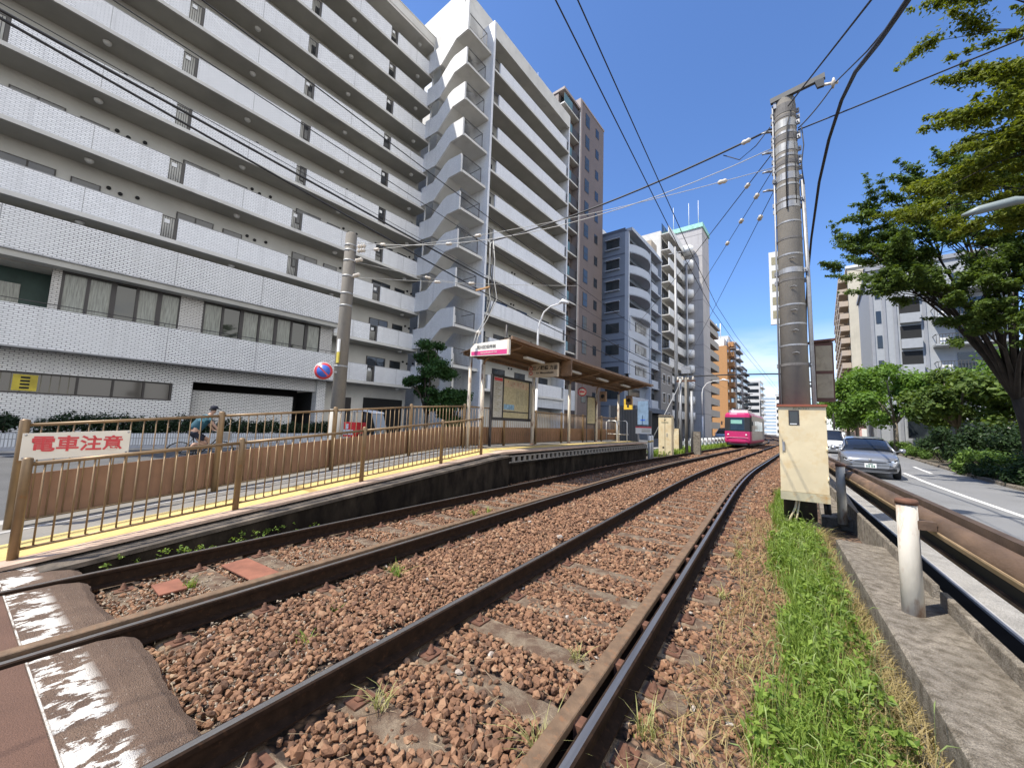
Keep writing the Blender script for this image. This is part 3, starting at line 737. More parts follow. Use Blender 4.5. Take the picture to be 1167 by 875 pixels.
# ---- zigzag outdoor stairs between the two wings
m_stair = tilemat('stair_parapet_tile', (.76, .75, .72), (.40, .40, .40), .14, .06, .006, .5)
US = 11.87
part(MB().box(-1.4, -.35, 13.4, 14.8, -.3, ZR + 1), 'stair_core', m_conc_w)
for k in range(0, 10):
    z = ZL[k]
    poly = [(0, z + .2), (1.62, z + .16), (3.3, z + 1.42), (4.6, z + 1.42), (4.6, z + 2.86), (3.2, z + 2.9), (2.75, z + 2.72), (1.35, z + 1.72), (0, z + 1.74)]
    if k == 9: poly = [(0, z + .2), (1.62, z + .16), (3.3, z + 1.42), (4.6, z + 1.42), (4.6, z + 4.1), (4.3, z + 4.15), (2.9, z + 3.1), (1.35, z + 2.0), (0, z + 1.95)]
    f = part(MB().prism(poly, US, US + .15), 'stair_parapet', m_stair)
    # waist slab and landing
    q = MB().prism([(1.3, z + .2), (1.62, z + .16), (3.3, z + 1.42), (4.55, z + 1.42), (4.55, z + 1.62), (3.2, z + 1.62), (1.3, z + .42)], US + .15, US + 1.35)
    q.box(3.1, 4.66, US + .15, 14.75, z + 1.43, z + 1.63)
    q.prism([(3.3, z + 1.45), (3.3, z + 1.65), (1.3, z + 3.0), (1.3, z + 2.8)], US + 1.4, 14.3)
    if k == 0: q.box(-.4, 1.3, US + .15, US + 1.35, z + .2, z + .36)
    part(q, 'stair_flight', m_conc_w)
    q = MB().prism([(3.25, z + 1.63), (3.25, z + 2.75), (1.3, z + 4.0), (1.3, z + 3.0)], US + 1.38, US + 1.5)
    part(q, 'inner_parapet', m_stair)
    part(MB().tube([(4.58, US + .16, z + 1.6), (4.58, US + .16, z + 1.6)], .01), 'anchor', m_rl) if False else None
    r_ = MB().box(4.6, 4.64, US + .15, 14.0, z + 2.82, z + 2.87).box(4.6, 4.63, US + .15, 14.0, z + 1.68, z + 1.72)
    for i in range(16): r_.box(4.605, 4.625, US + .28 + i * .125, US + .295 + i * .125, z + 1.7, z + 2.84)
    for u in (13.98,): r_.box(4.6, 4.64, u, u + .04, z + 1.6, z + 2.87)
    r_.box(3.2, 4.62, 13.98, 14.0, z + 2.82, z + 2.87)
    part(r_, 'landing_railing', m_rl)
    part(MB().tube([(.1, US + .4, z + (1.7 if k else .2)), (.1, US + .4, z + 3.1)], .07, 8), 'stair_column', m_conc_w)
part(MB().box(3.0, 4.3, 12.3, 12.5, -.3, ZL[0] + 1.4), 'stair_column', m_conc_w)
q = MB().box(-2, 3.55, 12.35, 17.5, ZR - .5, 36.9); part(q, 'stair_tower', m_conc_w)

# ---- right wing
XF = 4.9; V0, V1 = 14.8, 27.0; XR = 3.35
part(MB().box(-9, XR, V0, V1, -.3, ZR + .3), 'wing_wall', m_inner)
m_wing = tilemat('white_tile_wing', (.82, .825, .83), (.5, .51, .52), .14, .06, .006, .4)
part(MB().box(-9, XF, V0 - .22, V0, -.3, ZR + 1.5), 'gable_wall', m_wing)
part(MB().box(-9, XF - .02, V1, V1 + .2, -.3, ZR + 1.5), 'gable_wall', m_wing)
for k, z in enumerate(ZL):
    lo_ = z - .8 if k == 0 else z
    q = MB().box(XR, XF - .01, V0, V1, z + .02, z + .17).box(XF - .01, XF + .05, V0, V1, z, z + .13).box(XF - .01, XF + .03, V0, V1, z + .13, z + .2)
    part(q, 'floor_slab', m_conc_w)
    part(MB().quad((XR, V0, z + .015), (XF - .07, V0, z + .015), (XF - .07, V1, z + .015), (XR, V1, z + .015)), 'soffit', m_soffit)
    part(MB().box(XF - .15, XF, V0 + .72, V1 - .45, z + .17, z + 1.30), 'parapet', m_wing)
    q = MB()
    for i in range(6): q.box(XF - .1, XF - .08, V0 + .06 + i * .11, V0 + .08 + i * .11, z + .2, z + 1.25)
    q.box(XF - .11, XF - .07, V0, V0 + .72, z + 1.22, z + 1.27)
    for i in range(4): q.box(XF - .1, XF - .08, V1 - .42 + i * .11, V1 - .40 + i * .11, z + .2, z + 1.25)
    q.box(XF - .11, XF - .07, V1 - .45, V1, z + 1.22, z + 1.27)
    part(q, 'balcony_railing', m_rl)
    for (u, w, h) in ((.35, 1.5, 1.95), (2.9, 1.7, 1.95), (6.0, 1.6, 1.95), (9.9, 1.6, 1.95)):
        f = part(MB().box(XR - .02, XR + .04, V0 + u, V0 + u + w, z + .25, z + .25 + h), 'window', m_wintrim)
        MB().box(XR + .0401, XR + .05, V0 + u + .06, V0 + u + w / 2 - .03, z + .3, z + .2 + h).box(XR + .0401, XR + .05, V0 + u + w / 2 + .03, V0 + u + w - .06, z + .3, z + .2 + h).build('pane', m_glass, f)
    for u in (5.1, 5.5, 8.4):
        o = sub(vent, apt); o.location = (XR, V0 + u, z + 2.45)
q = MB().box(-9, XF - .01, V0, V1, ZR + .3, ZR + .45).box(XF - .2, XF + .04, V0, V1, ZR, ZR + 1.45)
part(q, 'wing_roof', m_conc_w)
part(MB().box(XF - .3, XF - .1, V0 + 6, V1 + 2.5, 3.0, 5.1), 'low_screen_wall', tilemat('panel_wall', (.6, .62, .64), (.4, .4, .42), 1.2, .5, .012, .5, off=0))
part(MB().tube([(1.5, 25.6, ZR + .4), (1.5, 25.6, 41.)], .04, 6, r1=.015), 'antenna_mast', m_white)
part(MB().box(.5, 2.2, 23.5, 26.2, ZR + .4, ZR + 2.7), 'roof_unit', mat('roof_unit_grey', (.35, .35, .35), .6))
# ------------------------------------------------------------------ shelter on the platform
m_shel = mat('rusty_cream_steel', (.66, .58, .46), .6, var=.1, sc=3, c2=(.2, .085, .04), thr=(.55, .66), sc2=6, stretch=(1, 1, .4))
m_shel_b = mat('brown_steel', (.22, .13, .07), .55, var=.2, sc=4, c2=(.36, .28, .18), thr=(.6, .75))
m_roof = mat('roof_sheet', (.16, .10, .06), .6, var=.15, sc=4)
sh = thing('platform_shelter', 'open platform shelter with a brown ribbed roof on one row of rusty cream posts', 'shelter')
PY = [9.35, 12.4, 15.4, 18.3, 21.2]; Z0 = .715
def postx(y): return -7.4 + cx(y) * .8
for i, y in enumerate(PY):
    X = postx(y)
    MB().tube([(X, y, Z0), (X, y, 3.28)], .062, 10).build('post', m_shel, sh)
    MB().lathe([(.11, 0), (.11, .015), (.07, .03)], (X, y, Z0), 10).build('post_base', m_rustplate, sh)
    q = MB().tube([(X, y, 3.22), (X + .03, y, 3.36), (X + .13, y, 3.47), (X + .35, y, 3.53), (X + 1.35, y, 3.70)], .035, 8)
    q.build('bracket', m_shel_b, sh)
    MB().bar((X - .25, y, 3.49), (X + 1.42, y, 3.76), .05, .07).build('rafter', m_shel_b, sh)
# ribbed roof sheet (falls towards the street side)
q = MB(); yy_ = [8.62 + i * .1 for i in range(137)]; vs = []
for i, y in enumerate(yy_):
    d = .018 if i % 2 else -.018
    for (x, z) in ((-5.92, 3.86), (-6.5, 3.80), (-7.3, 3.68), (-7.72, 3.58)): vs.append((x + cx(y) * .9, y, z + d))
for i, y in enumerate(yy_):
    d = .018 if i % 2 else -.018
    for (x, z) in ((-5.92, 3.845), (-6.5, 3.785), (-7.3, 3.665), (-7.72, 3.565)): vs.append((x + cx(y) * .9, y, z + d))
n_ = len(yy_) * 4; fs = []
for i in range(len(yy_) - 1):
    for j in range(3):
        a = i * 4 + j; fs += [(a, a + 1, a + 5, a + 4), (n_ + a, n_ + a + 4, n_ + a + 5, n_ + a + 1)]
    for j in (0, 3):
        a = i * 4 + j; fs.append((a, a + 4, n_ + a + 4, n_ + a))
for j in range(3):
    for b in (0, (len(yy_) - 1) * 4): fs.append((b + j, b + j + 1, n_ + b + j + 1, n_ + b + j))
q.add(vs, fs); q.build('roof_sheet', m_roof, sh)
pu = MB()
for (x, z) in ((-5.98, 3.795), (-6.7, 3.70), (-7.3, 3.60), (-7.66, 3.52)):
    for (a, b) in zip(PY[:-1] , PY[1:]): MB().bar((x + cx(a) * .9, a, z), (x + cx(b) * .9, b, z), .05, .06).build('purlin', m_shel_b, sh)
    MB().bar((x, 8.7, z), (x + cx(PY[0]) * .9, PY[0] - .01, z), .05, .06).build('purlin', m_shel_b, sh)
    MB().bar((x + cx(PY[4]) * .9, PY[4] + .01, z), (x + cx(22.2) * .9, 22.2, z), .05, .06).build('purlin', m_shel_b, sh)
g = [(-5.90 + cx(y) * .9, y, 3.80) for y in (8.62, 10, 12, 14, 16, 18, 20, 22.2)]
MB().sweep([(0, 0), (.05, 0), (.05, .09), (0, .09)], g).build('eave_board', m_shel_b, sh)
for y in (10.9, 13.9, 16.8, 19.7):
    MB().box(-6.55 + cx(y) * .9, -6.42 + cx(y) * .9, y - .6, y + .6, 3.56, 3.63).build('light_fitting', m_white, sh)
MB().tube([(-7.55, 8.9, Z0), (-7.55, 8.9, 3.5)], .05, 8).build('rain_pipe', m_shel, sh)
# name board on the end
nb_ = thing('station_name_board', 'white and pink name board on the near end of the platform roof', 'sign', (-6.58, 8.55, 3.57))
m_pink = mat('sign_pink', (.62, .05, .19), .4, var=.06); m_signw = mat('sign_white', (.80, .76, .66), .4, var=.04)
MB().prism([(-.70, -.17), (.68, -.21), (.68, .22), (-.55, .19), (-.70, .06)], 0, .06, 'y').build('board', m_signw, nb_)
MB().prism([(-.655, -.15), (.62, -.185), (.62, -.05), (-.67, -.04)], -.006, 0, 'y').build('pink_band', m_pink, nb_)
text('lettering', '荒川区役所前', .115, mat('sign_ink', (.05, .045, .04), .5), nb_, (-.12, -.008, .06))
text('lettering', 'Arakawakuyakushomae', .062, m_signw, nb_, (-.02, -.010, -.10))
MB().prism([(.62, -.21), (.68, -.21), (.68, .22), (.62, .22)], -.02, 0, 'y').build('end_trim', m_shel, nb_)
ds = thing('direction_sign', 'pale board with black lettering hanging under the platform roof', 'sign', (-6.79, 12.0, 3.43))
MB().box(-.6, .6, 0, .14, -.25, .25).build('board', mat('sign_beige', (.58, .49, .38), .5, var=.06), ds, bev=.01)
ink = bpy.data.materials['sign_ink']
text('lettering', '三ノ輪橋 方面', .165, ink, ds, (.1, -.006, .07), bold=.003)
text('lettering', 'for Minowabashi', .105, ink, ds, (.1, -.006, -.1), bold=.002)
for z in (.07, -.1):
    q = MB(); q.lathe([(.075, -.004), (.06, -.006)], (-.48, 0, z), 16, 'y'); q.build('line_symbol', m_signred, ds)
    MB().lathe([(.045, -.007), (.04, -.008)], (-.48, 0, z), 16, 'y').build('symbol_centre', bpy.data.materials['sign_beige'], ds)
for x in (-.45, .45): MB().bar((x, .07, .25), (x, .07, .30), .03).build('hanger', m_shel_b, ds)
MB().box(.6, 1.0, .3, .36, -.2, .35).build('back_plate', m_shel_b, ds)
# notice boards
m_ink2 = mat('faded_print', (.30, .27, .17), .6, var=.5, sc=30)
m_paper = mat('notice_paper', (.46, .40, .23), .45, var=.12, sc=5, c2=(.36, .30, .17), thr=(.5, .6), sc2=14)
m_paper2 = mat('notice_paper_grey', (.44, .42, .37), .45, var=.12, sc=5, c2=(.3, .28, .24), thr=(.55, .62), sc2=16)
nbd = thing('notice_board', 'large glazed notice board with a yellowed map and timetables in dark frames', 'notice board', (-7.55, 11.4, 2.33))
q = MB().box(-.05, .0, -1.33, 1.36, -.72, .74); q.build('back_panel', m_wintrim, nbd)
for (a, b) in ((-1.28, -.78), (-.70, .92), (1.0, 1.32)):
    MB().box(.0, .012, a, b, -.66, .68).build('poster', m_paper if b == .92 else m_paper2, nbd)
MB().box(.012, .016, -1.26, -.80, .56, .66).build('red_heading', m_signred, nbd)
MB().box(.012, .016, -.68, .90, .40, .64).build('map_heading', mat('map_head', (.52, .40, .26), .5, c2=(.4, .1, .06), thr=(.58, .62), sc2=9), nbd)
MB().box(.012, .016, -.68, -.04, -.38, -.2).build('blue_picture', mat('pic_blue', (.22, .36, .48), .4, var=.4, sc=8), nbd)
pr = MB()
for r_ in range(11):
    for c_ in range(3): pr.box(.012, .014, .05 + c_ * .29, .27 + c_ * .29, .28 - r_ * .045, .30 - r_ * .045)
for r_ in range(14): pr.box(.012, .014, 1.04, 1.28, .6 - r_ * .08, .62 - r_ * .08); pr.box(.012, .014, -1.22, -.86 - .1 * (r_ % 3), .46 - r_ * .07, .48 - r_ * .07)
stuff(pr.build('printed_lines', m_ink2, nbd))
for y in (-1.36, -.74, .96, 1.38): MB().box(-.06, .02, y - .025, y + .025, -.74 if abs(y) < 1.2 else -1.6, .76).build('frame_post', m_wintrim, nbd)
for z in (-.74, -.45, .74): MB().box(-.04, .018, -1.36 if z != -.45 else -.7, 1.38 if z != -.45 else .92, z - .02, z + .02).build('frame_bar', m_wintrim, nbd)
tb = thing('timetable_board', 'narrow upright timetable board on two thin legs beside a shelter post', 'notice board', (-7.25, 17.7, 2.22))
MB().box(-.03, .0, -.5, .55, -.68, .70).build('back_panel', m_wintrim, tb); MB().box(.0, .01, -.43, .48, -.62, .64).build('poster', m_paper, tb)
q = MB()
for r_ in range(16): q.box(.01, .013, -.36, .05 + .3 * ((r_ * 7) % 3) / 3, .52 - r_ * .07, .55 - r_ * .07)
stuff(q.build('printed_lines', m_ink2, tb))
for y in (-.47, .52): MB().box(-.025, .005, y - .02, y + .02, -1.5, -.68).build('leg', m_wintrim, tb)
ts = thing('stop_sign', 'round red and white stop sign hanging below the shelter roof', 'sign', (-7.12, 16.3, 3.02), .5)
MB().lathe([(.2, -.01), (.2, .0)], (0, 0, 0), 24, 'y').build('disc', m_signred, ts); MB().lathe([(.15, -.0125), (.15, -.011)], (0, 0, 0), 24, 'y').build('centre', m_signw, ts)
MB().box(-.12, .12, -.016, -.013, -.05, .05).build('bar', m_signred, ts); MB().tube([(0, .01, .19), (0, .01, .62)], .012, 6).build('hanger', m_shel_b, ts)
for (y, x, lab) in ((18.35, -6.95, 'brown loudspeaker box on the fourth shelter post'), (21.25, -6.55, 'brown loudspeaker box on the last shelter post')):
    sp2 = thing('loudspeaker', lab, 'loudspeaker', (x, y, 2.9), 0, 'loudspeakers on the shelter posts')
    MB().box(-.05, .28, -.22, -.05, -.2, .3).build('box', m_shel_b, sp2, bev=.015); MB().lathe([(.1, -.235), (.09, -.225), (.06, -.222)], (.12, 0, .05), 12, 'y').build('cone', m_dark, sp2)
    MB().bar((-.1, -.1, .05), (-.05, -.1, .05), .04).build('bracket', m_shel_b, sp2)
# white barrier frame at the far end of the platform
bf = thing('barrier_frame', 'white tubular barrier frame standing on the far end of the platform', 'barrier', (-6.75, 20.0, .72))
for (x0, x1) in ((-.55, .0), (.05, .55)):
    MB().tube([(x0, 0, 0), (x0, 0, .98), (x0 + .04, 0, 1.05), (x0 + .1, 0, 1.08), (x1 - .1, 0, 1.08), (x1 - .04, 0, 1.05), (x1, 0, .98), (x1, 0, 0)], .028, 8).build('hoop', m_white, bf)
MB().tube([(-.75, .05, .38), (.62, .05, .38)], .026, 8).build('crossbar', m_rustpaint, bf)
es = thing('notice_sign', 'small white notice with a red top bar at the far end of the platform', 'sign', (-5.9, 22.0, 1.35), .35)
MB().box(-.42, .42, 0, .02, -.2, .2).build('board', m_white, es); MB().box(-.42, .42, -.004, 0, .12, .2).build('red_bar', m_signred, es)
for x in (-.3, .3): MB().tube([(x, .03, -1.2), (x, .03, .2)], .018, 6).build('leg', m_steel, es)
q = MB()
for i in range(3): q.box(-.1, .36, -.004, -.001, .02 - i * .07, .05 - i * .07)
stuff(q.build('printed_lines', m_ink2, es))
for (x, y, lab) in ((-5.5, 21.7, 'short white guard post nearest the end of the platform'), (-5.65, 22.8, 'short white guard post behind the first at the end of the platform')):
    p_ = thing('guard_post', lab, 'guard post', (x, y, -.2), 0, 'white guard posts by the platform end')
    MB().lathe([(.09, 0), (.09, 1.2), (.075, 1.25), (.03, 1.27)], n=12).build('post', m_white, p_); MB().lathe([(.093, .9), (.093, 1.0)], n=12).build('reflective_band', m_yellow, p_)
# tall cream cabinet beyond the platform
yc = thing('trackside_cabinet', 'tall narrow cream cabinet with a dark gabled cap beyond the platform end', 'cabinet', (-5.28, 24.7, -.2), -.06)
MB().box(-.38, .38, -.25, .25, .12, 2.42).build('body', m_cream, yc, bev=.02); MB().box(-.42, .42, -.29, .29, 0, .12).build('plinth', m_conc, yc)
MB().prism([(-.42, 2.42), (.42, 2.42), (.30, 2.5), (-.30, 2.5)], -.3, .3, 'y').build('cap', m_conc, yc)
MB().box(-.01, .01, -.256, -.25, .2, 2.36).build('door_gap', m_dark, yc); MB().box(.1, .14, -.27, -.25, 1.2, 1.4).build('handle', m_steel, yc)
MB().box(-.2, .2, -.256, -.25, 2.0, 2.08).build('name_plate', m_ink2, yc); MB().lathe([(.06, -.256), (.06, -.251)], (-.1, 0, .55), 10, 'y').build('lock', m_dark, yc)
MB().lathe([(.06, -.256), (.06, -.251)], (0, 0, 2.2), 10, 'y').build('emblem', m_ink2, yc)

# ------------------------------------------------------------------ concrete pole at the left with a no parking sign
lp = thing('utility_pole', 'slim concrete utility pole standing on the street behind the ramp', 'pole', (-9.78, 6.06, -.05))
MB().lathe([(.185, 0), (.15, 6.72), (.12, 6.75)], n=18).build('shaft', m_pole, lp)
for z in (2.9, 4.6, 4.95, 5.45, 5.9, 6.2, 6.35): MB().lathe([(.19 - z * .005, z), (.19 - z * .005, z + .05)], n=18).build('band', m_band, lp)
for (z, a) in ((5.45, 0), (5.9, .1), (6.2, .25), (6.33, .25)):
    q = MB()
    for i in range(3): q.lathe([(.03, -.02), (.055, -.01), (.055, .01), (.03, .02)], (.30 + i * .09, .0, 0), 10, 'x')
    q.tube([(.15, 0, 0), (.55, 0, 0)], .012, 6); o = q.build('insulator', m_porcelain, lp); o.location = (0, 0, z); o.rotation_euler = (0, 0, a)
MB().box(.05, .14, -.19, -.155, 3.0, 3.3).build('yellow_plate', mat('plate_yellow', (.62, .5, .08), .5), lp)
MB().box(.05, .14, -.192, -.155, 3.3, 3.65).build('white_plate', m_white, lp)
MB().lathe([(.19, .0), (.188, 1.75)], n=18).build('pale_sleeve', mat('pole_pale', (.36, .34, .30), .85, var=.12, sc=3), lp)
npk = thing('no_parking_sign', 'round blue no parking sign with red ring on the left concrete pole', 'sign', (-9.86, 5.62, 2.70), .98)
MB().lathe([(.235, .0), (.235, .012)], (0, 0, 0), 32, 'y').build('rim', m_white, npk)
MB().lathe([(.225, -.003), (.225, -.0005)], (0, 0, 0), 32, 'y').build('red_ring', m_signred, npk); MB().lathe([(.165, -.006), (.165, -.0035)], (0, 0, 0), 32, 'y').build('blue_disc', m_blue, npk)
s2 = math.sqrt(.5)
MB().bar((-.17 * s2, -.0085, .17 * s2), (.17 * s2, -.0085, -.17 * s2), .004, .04, (s2, 0, s2)).build('red_bar', m_signred, npk)
MB().bar((.0, .02, 0), (.34, .05, 0), .03, .05).build('bracket', m_steel, npk)

# ------------------------------------------------------------------ big pole on the right with its cabinet
BP = Vector((.40, 8.85, -.25))
bp = thing('utility_pole', 'thick concrete trackside pole wrapped in steel bands with a crossarm on top', 'pole', BP)
MB().lathe([(.235, 0), (.175, 8.35), (.15, 8.4)], n=28).build('shaft', m_pole, bp)
m_pole_d = mat('grimy_band', (.13, .12, .11), .7, var=.3, sc=10)
class FB(MB):
    def lathe(s, *a, **k):
        n0 = len(s.sm); MB.lathe(s, *a, **k)
        for i in range(n0, len(s.sm)): s.sm[i] = False
        return s
def rad(z): return .235 - .06 * z / 8.35
rr = random.Random(3)
for z, h in [(2.98, .05), (3.35, .03), (3.75, .03), (4.12, .03), (4.6, .05), (4.75, .1), (5.1, .03), (5.42, .04), (5.75, .03), (6.05, .12), (6.2, .06), (6.5, .04), (6.62, .14), (6.86, .05), (6.95, .08), (7.1, .05), (7.22, .16), (7.45, .1), (7.58, .05), (7.72, .16), (7.92, .06), (8.02, .2)]:
    FB().lathe([(rad(z) - .01, z), (rad(z) + .006, z), (rad(z) + .006, z + h), (rad(z) - .01, z + h)], n=28).build('band', (m_band, m_steel, m_pole_d)[int(z * 37) % 3] if h > .035 else m_steel, bp)
    if h > .045:
        for s_ in (-1, 1):
            a = rr.uniform(-.3, .3) + (PI if s_ < 0 else 0)
            q = MB().box(rad(z), rad(z) + .06, -.025, .025, -.04, .04); q.tube([(rad(z) + .03, -.06, 0), (rad(z) + .03, .06, 0)], .012, 6)
            o = q.build('band_clamp', m_steel, bp); o.location = (0, 0, z + h / 2); o.rotation_euler = (0, 0, a)
for (z, s) in ((3.2, 1), (3.62, 1), (4.0, .7), (4.45, .8), (5.0, .7)):
    q = MB().tube([(0, -rad(z) - .02, 0), (.06, -rad(z) - .05, .01), (.10, -rad(z) - .04, 0)], .012, 6).build('step_bolt', m_steel, bp); q.location = (-.03, 0, z)
MB().tube([(-rad(0) - .02, -.06, 1.2), (-rad(8) - .02, -.06, 8.3)], .016, 8).build('conduit', m_steel, bp)
MB().tube([(rad(3) + .06, -.02, .6), (rad(3) + .045, -.02, 4.5), (rad(6) + .04, -.02, 6.6)], .035, 8).build('conduit', m_steel, bp)
MB().tube([(-.03, -rad(6) - .02, 6.0), (-.02, -rad(7) - .03, 7.0), (.02, -rad(8) - .03, 7.7), (.14, -.12, 8.25)], .012, 6).build('cable', m_wire, bp)
MB().tube([(.12, -.15, 6.1), (.13, -.14, 7.0), (.1, -.14, 7.9)], .010, 6).build('cable', m_wire, bp)
ca = MB().bar((-.23, -.1, 8.38), (.62, -.24, 8.42), .075, .1); ca.build('crossarm', mat('dark_steel', (.05, .05, .048), .5), bp)
MB().bar((.12, -.1, 8.2), (.12, -.1, 8.36), .05).build('crossarm_clamp', m_steel, bp)
MB().bar((-.16, -.1, 8.2), (-.16, -.1, 8.36), .05).build('crossarm_clamp', m_steel, bp)
q = MB().prism([(.50, 8.22), (.60, 8.22), (.60, 8.37), (.46, 8.37)], -.27, -.21, 'y'); q.build('arm_bracket', bpy.data.materials['dark_steel'], bp)
q = MB().tube([(.58, -.24, 8.25), (.80, -.26, 8.18)], .025, 8); q.lathe([(.03, -.03), (.09, -.01), (.09, .01), (.03, .03)], (.73, -.255, 8.20), 12, 'x'); q.build('insulator', m_porcelain, bp)
for i, z in enumerate((7.8, 7.35, 6.95, 6.55)):
    q = MB().bar((-rad(z), 0, 0), (-rad(z) - .16, -.03, .02), .05, .03); q.tube([(-rad(z) - .1, -.05, 0), (-rad(z) - .22, -.05, 0)], .02, 6)
    o = q.build('wire_clamp', m_steel, bp); o.location = (0, 0, z)
MB().tube([(-.2, -.15, .0), (-.16, -.28, .25), (-.08, -.31, .45), (-.02, -.25, .8)], .018, 8).build('loose_cable', m_cream, bp)
MB().tube([(-.14, -.26, .0), (-.06, -.3, .3), (.0, -.27, .7)], .015, 8).build('loose_cable', m_cream, bp)
MB().lathe([(.30, 0), (.28, .18), (.22, .22)], n=16).build('footing', m_conc, bp)
MB().lathe([(.245, .22), (.238, 1.2)], n=24).build('black_wrap', m_black, bp)
# cabinet in front of the pole
cb = thing('control_cabinet', 'faded cream steel cabinet with a rusty brown top hung on the thick pole', 'cabinet', (.455, 8.60, .34), 0)
MB().box(-.335, .335, -.17, .12, .14, 1.62).build('body', m_cream, cb, bev=.008)
MB().box(-.34, .34, -.175, .12, 0.0, .14).build('lower_band', mat('stained_cream', (.42, .38, .25), .7, var=.2, sc=4, c2=(.42, .25, .09), thr=(.55, .7), sc2=5), cb)
MB().box(-.36, .35, -.20, .14, 1.622, 1.66).build('rain_top', mat('rust_red_top', (.24, .07, .035), .6, var=.2), cb)
MB().box(-.19, -.04, -.178, -.17, 1.30, 1.56).build('window_frame', m_wintrim, cb); MB().box(-.172, -.058, -.182, -.178, 1.33, 1.53).build('pane', m_glass, cb)
MB().box(-.172, -.075, -.183, -.1785, 1.31, 1.325).build('label_strip', m_white, cb)
MB().box(-.29, -.26, -.186, -.17, .84, 1.0).build('handle', m_steel, cb); MB().box(-.294, -.288, -.178, -.17, .8, 1.04).build('handle_plate', m_steel, cb)
q = MB()
for i, w_ in enumerate((.02, .012, .03, .014, .014, .02, .012)): q.box(-.12 + i * .035, -.12 + i * .035 + w_, -.1735, -.1705, 1.578, 1.600)
stuff(q.build('stencilled_marks', m_ink2, cb))
for z in (.35, .85, 1.35): MB().tube([(.325, -.185, z), (.325, -.185, z + .09)], .012, 8).build('hinge', m_cream, cb)
MB().box(-.05, .05, .12, .16, .3, 1.4).build('mounting', m_steel, cb)
for x in (.28, .33): MB().tube([(x, 0, 0), (x + .01, .02, -.2)], .025, 8).build('conduit_stub', m_black, cb)
# wooden two panel box behind the pole
wb = thing('wooden_board_box', 'weathered brown framed box of two panels hanging behind the thick pole', 'notice board', (.86, 9.22, 2.10), .18)
m_wood = mat('dark_red_wood', (.10, .04, .025), .7, var=.3, sc=5); m_ply = mat('weathered_ply', (.33, .27, .18), .8, var=.2, sc=3, c2=(.22, .17, .11), thr=(.5, .7))
MB().box(-.16, .155, .0, .12, .0, 1.12).build('case', m_wood, wb)
MB().box(-.12, .13, -.008, .0, .07, .52).build('panel', m_ply, wb); MB().box(-.12, .13, -.008, .0, .58, 1.06).build('panel', m_ply, wb)
MB().bar((-.2, .05, 1.14), (.18, .05, 1.17), .2, .04).build('top_board', m_wood, wb)
MB().bar((-.42, .05, .3), (-.16, .05, .3), .05).build('mount_bar', m_steel, wb)
# ------------------------------------------------------------------ the street behind the platform
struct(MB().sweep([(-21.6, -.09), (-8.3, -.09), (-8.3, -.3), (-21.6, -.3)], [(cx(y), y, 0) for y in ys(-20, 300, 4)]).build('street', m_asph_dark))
kb = MB().sweep([(-8.3, -.3), (-7.98, -.3), (-7.98, .02), (-8.3, .02)], [(cx(y), y, 0) for y in ys(-20, 60, 4)]).build('street_kerb', m_conc_l); struct(kb)
a = Rz(Vector((0, 1, 0)), -AZ); bx = Rz(Vector((1, 0, 0)), -AZ)
def LA(x, y, z=0): return Vector(OA) + bx * x + a * y + Vector((0, 0, z))
struct(MB().add([LA(3.6, -22, -.02), LA(3.6, 60, -.02), LA(-14, 60, -.02), LA(-14, -22, -.02), LA(3.6, -22, -.3), LA(3.6, 60, -.3)], [(0, 1, 2, 3), (0, 4, 5, 1)]).build('pavement', m_conc_l))
m_line = m_white_paint_worn
struct(MB().add([LA(4.6, -20, -.086), LA(4.75, -20, -.086), LA(4.75, 26, -.086), LA(4.6, 26, -.086)], [(0, 1, 2, 3)]).build('street_marking', m_line))
# planter with clipped hedge in front of the podium
pl_ = thing('planter_wall', 'low planter of upright white tiles in front of the podium', 'planter', OA, -AZ)
m_up = tilemat('upright_white_tile', (.58, .60, .62), (.12, .12, .12), .30, .085, .014, .4, off=0, rot=True)
MB().box(1.9, 2.15, -16, 6.5, .02, .50).box(1.95, 2.17, -16, 6.5, -.3, .02).build('wall', m_up, pl_)
MB().box(.6, 1.9, -16, 6.5, -.3, .42).build('soil', m_ground, pl_)
m_leaf_dk, nl, bl = newmat('hedge_leaf')
def leafmat(name, dark, light, trans=.25, rough=.55):
    m, nt, b = newmat(name); at = nt.add('ShaderNodeAttribute'); at.attribute_name = 'rnd'
    c = nt.mix(at.outputs['Fac'], dark, light); nt.link(c, b.inputs['Base Color']); b.inputs['Roughness'].default_value = rough
    b.inputs['Specular IOR Level'].default_value = .25
    tr = nt.add('ShaderNodeBsdfTranslucent'); mx = nt.add('ShaderNodeMixShader'); mx.inputs[0].default_value = trans
    hs = nt.mix(1., c, (1.25, 1.25, .45), 'MULTIPLY'); nt.link(hs, tr.inputs[0])
    nt.link(b.outputs[0], mx.inputs[1]); nt.link(tr.outputs[0], mx.inputs[2]); nt.link(mx.outputs[0], nt.n['Material Output'].inputs[0])
    return m
m_hedge = leafmat('hedge_leaves', (.008, .018, .008), (.028, .055, .02))
m_tree_dk = leafmat('dark_tree_leaves', (.018, .05, .015), (.06, .13, .03))
m_tree_md = leafmat('green_tree_leaves', (.05, .11, .02), (.20, .33, .06), .38)
m_tree_olive = leafmat('olive_tree_leaves', (.035, .07, .018), (.17, .24, .055), .42)
m_tree_yel = leafmat('yellow_green_leaves', (.06, .09, .012), (.25, .28, .04), .45)
m_bark = mat('bark', (.07, .055, .04), .9, var=.4, sc=6, bump=.7, bsc=25, stretch=(1, 1, .3))
m_bark_l = mat('pale_bark', (.17, .145, .11), .9, var=.35, sc=6, bump=.5, bsc=25, stretch=(1, 1, .4))
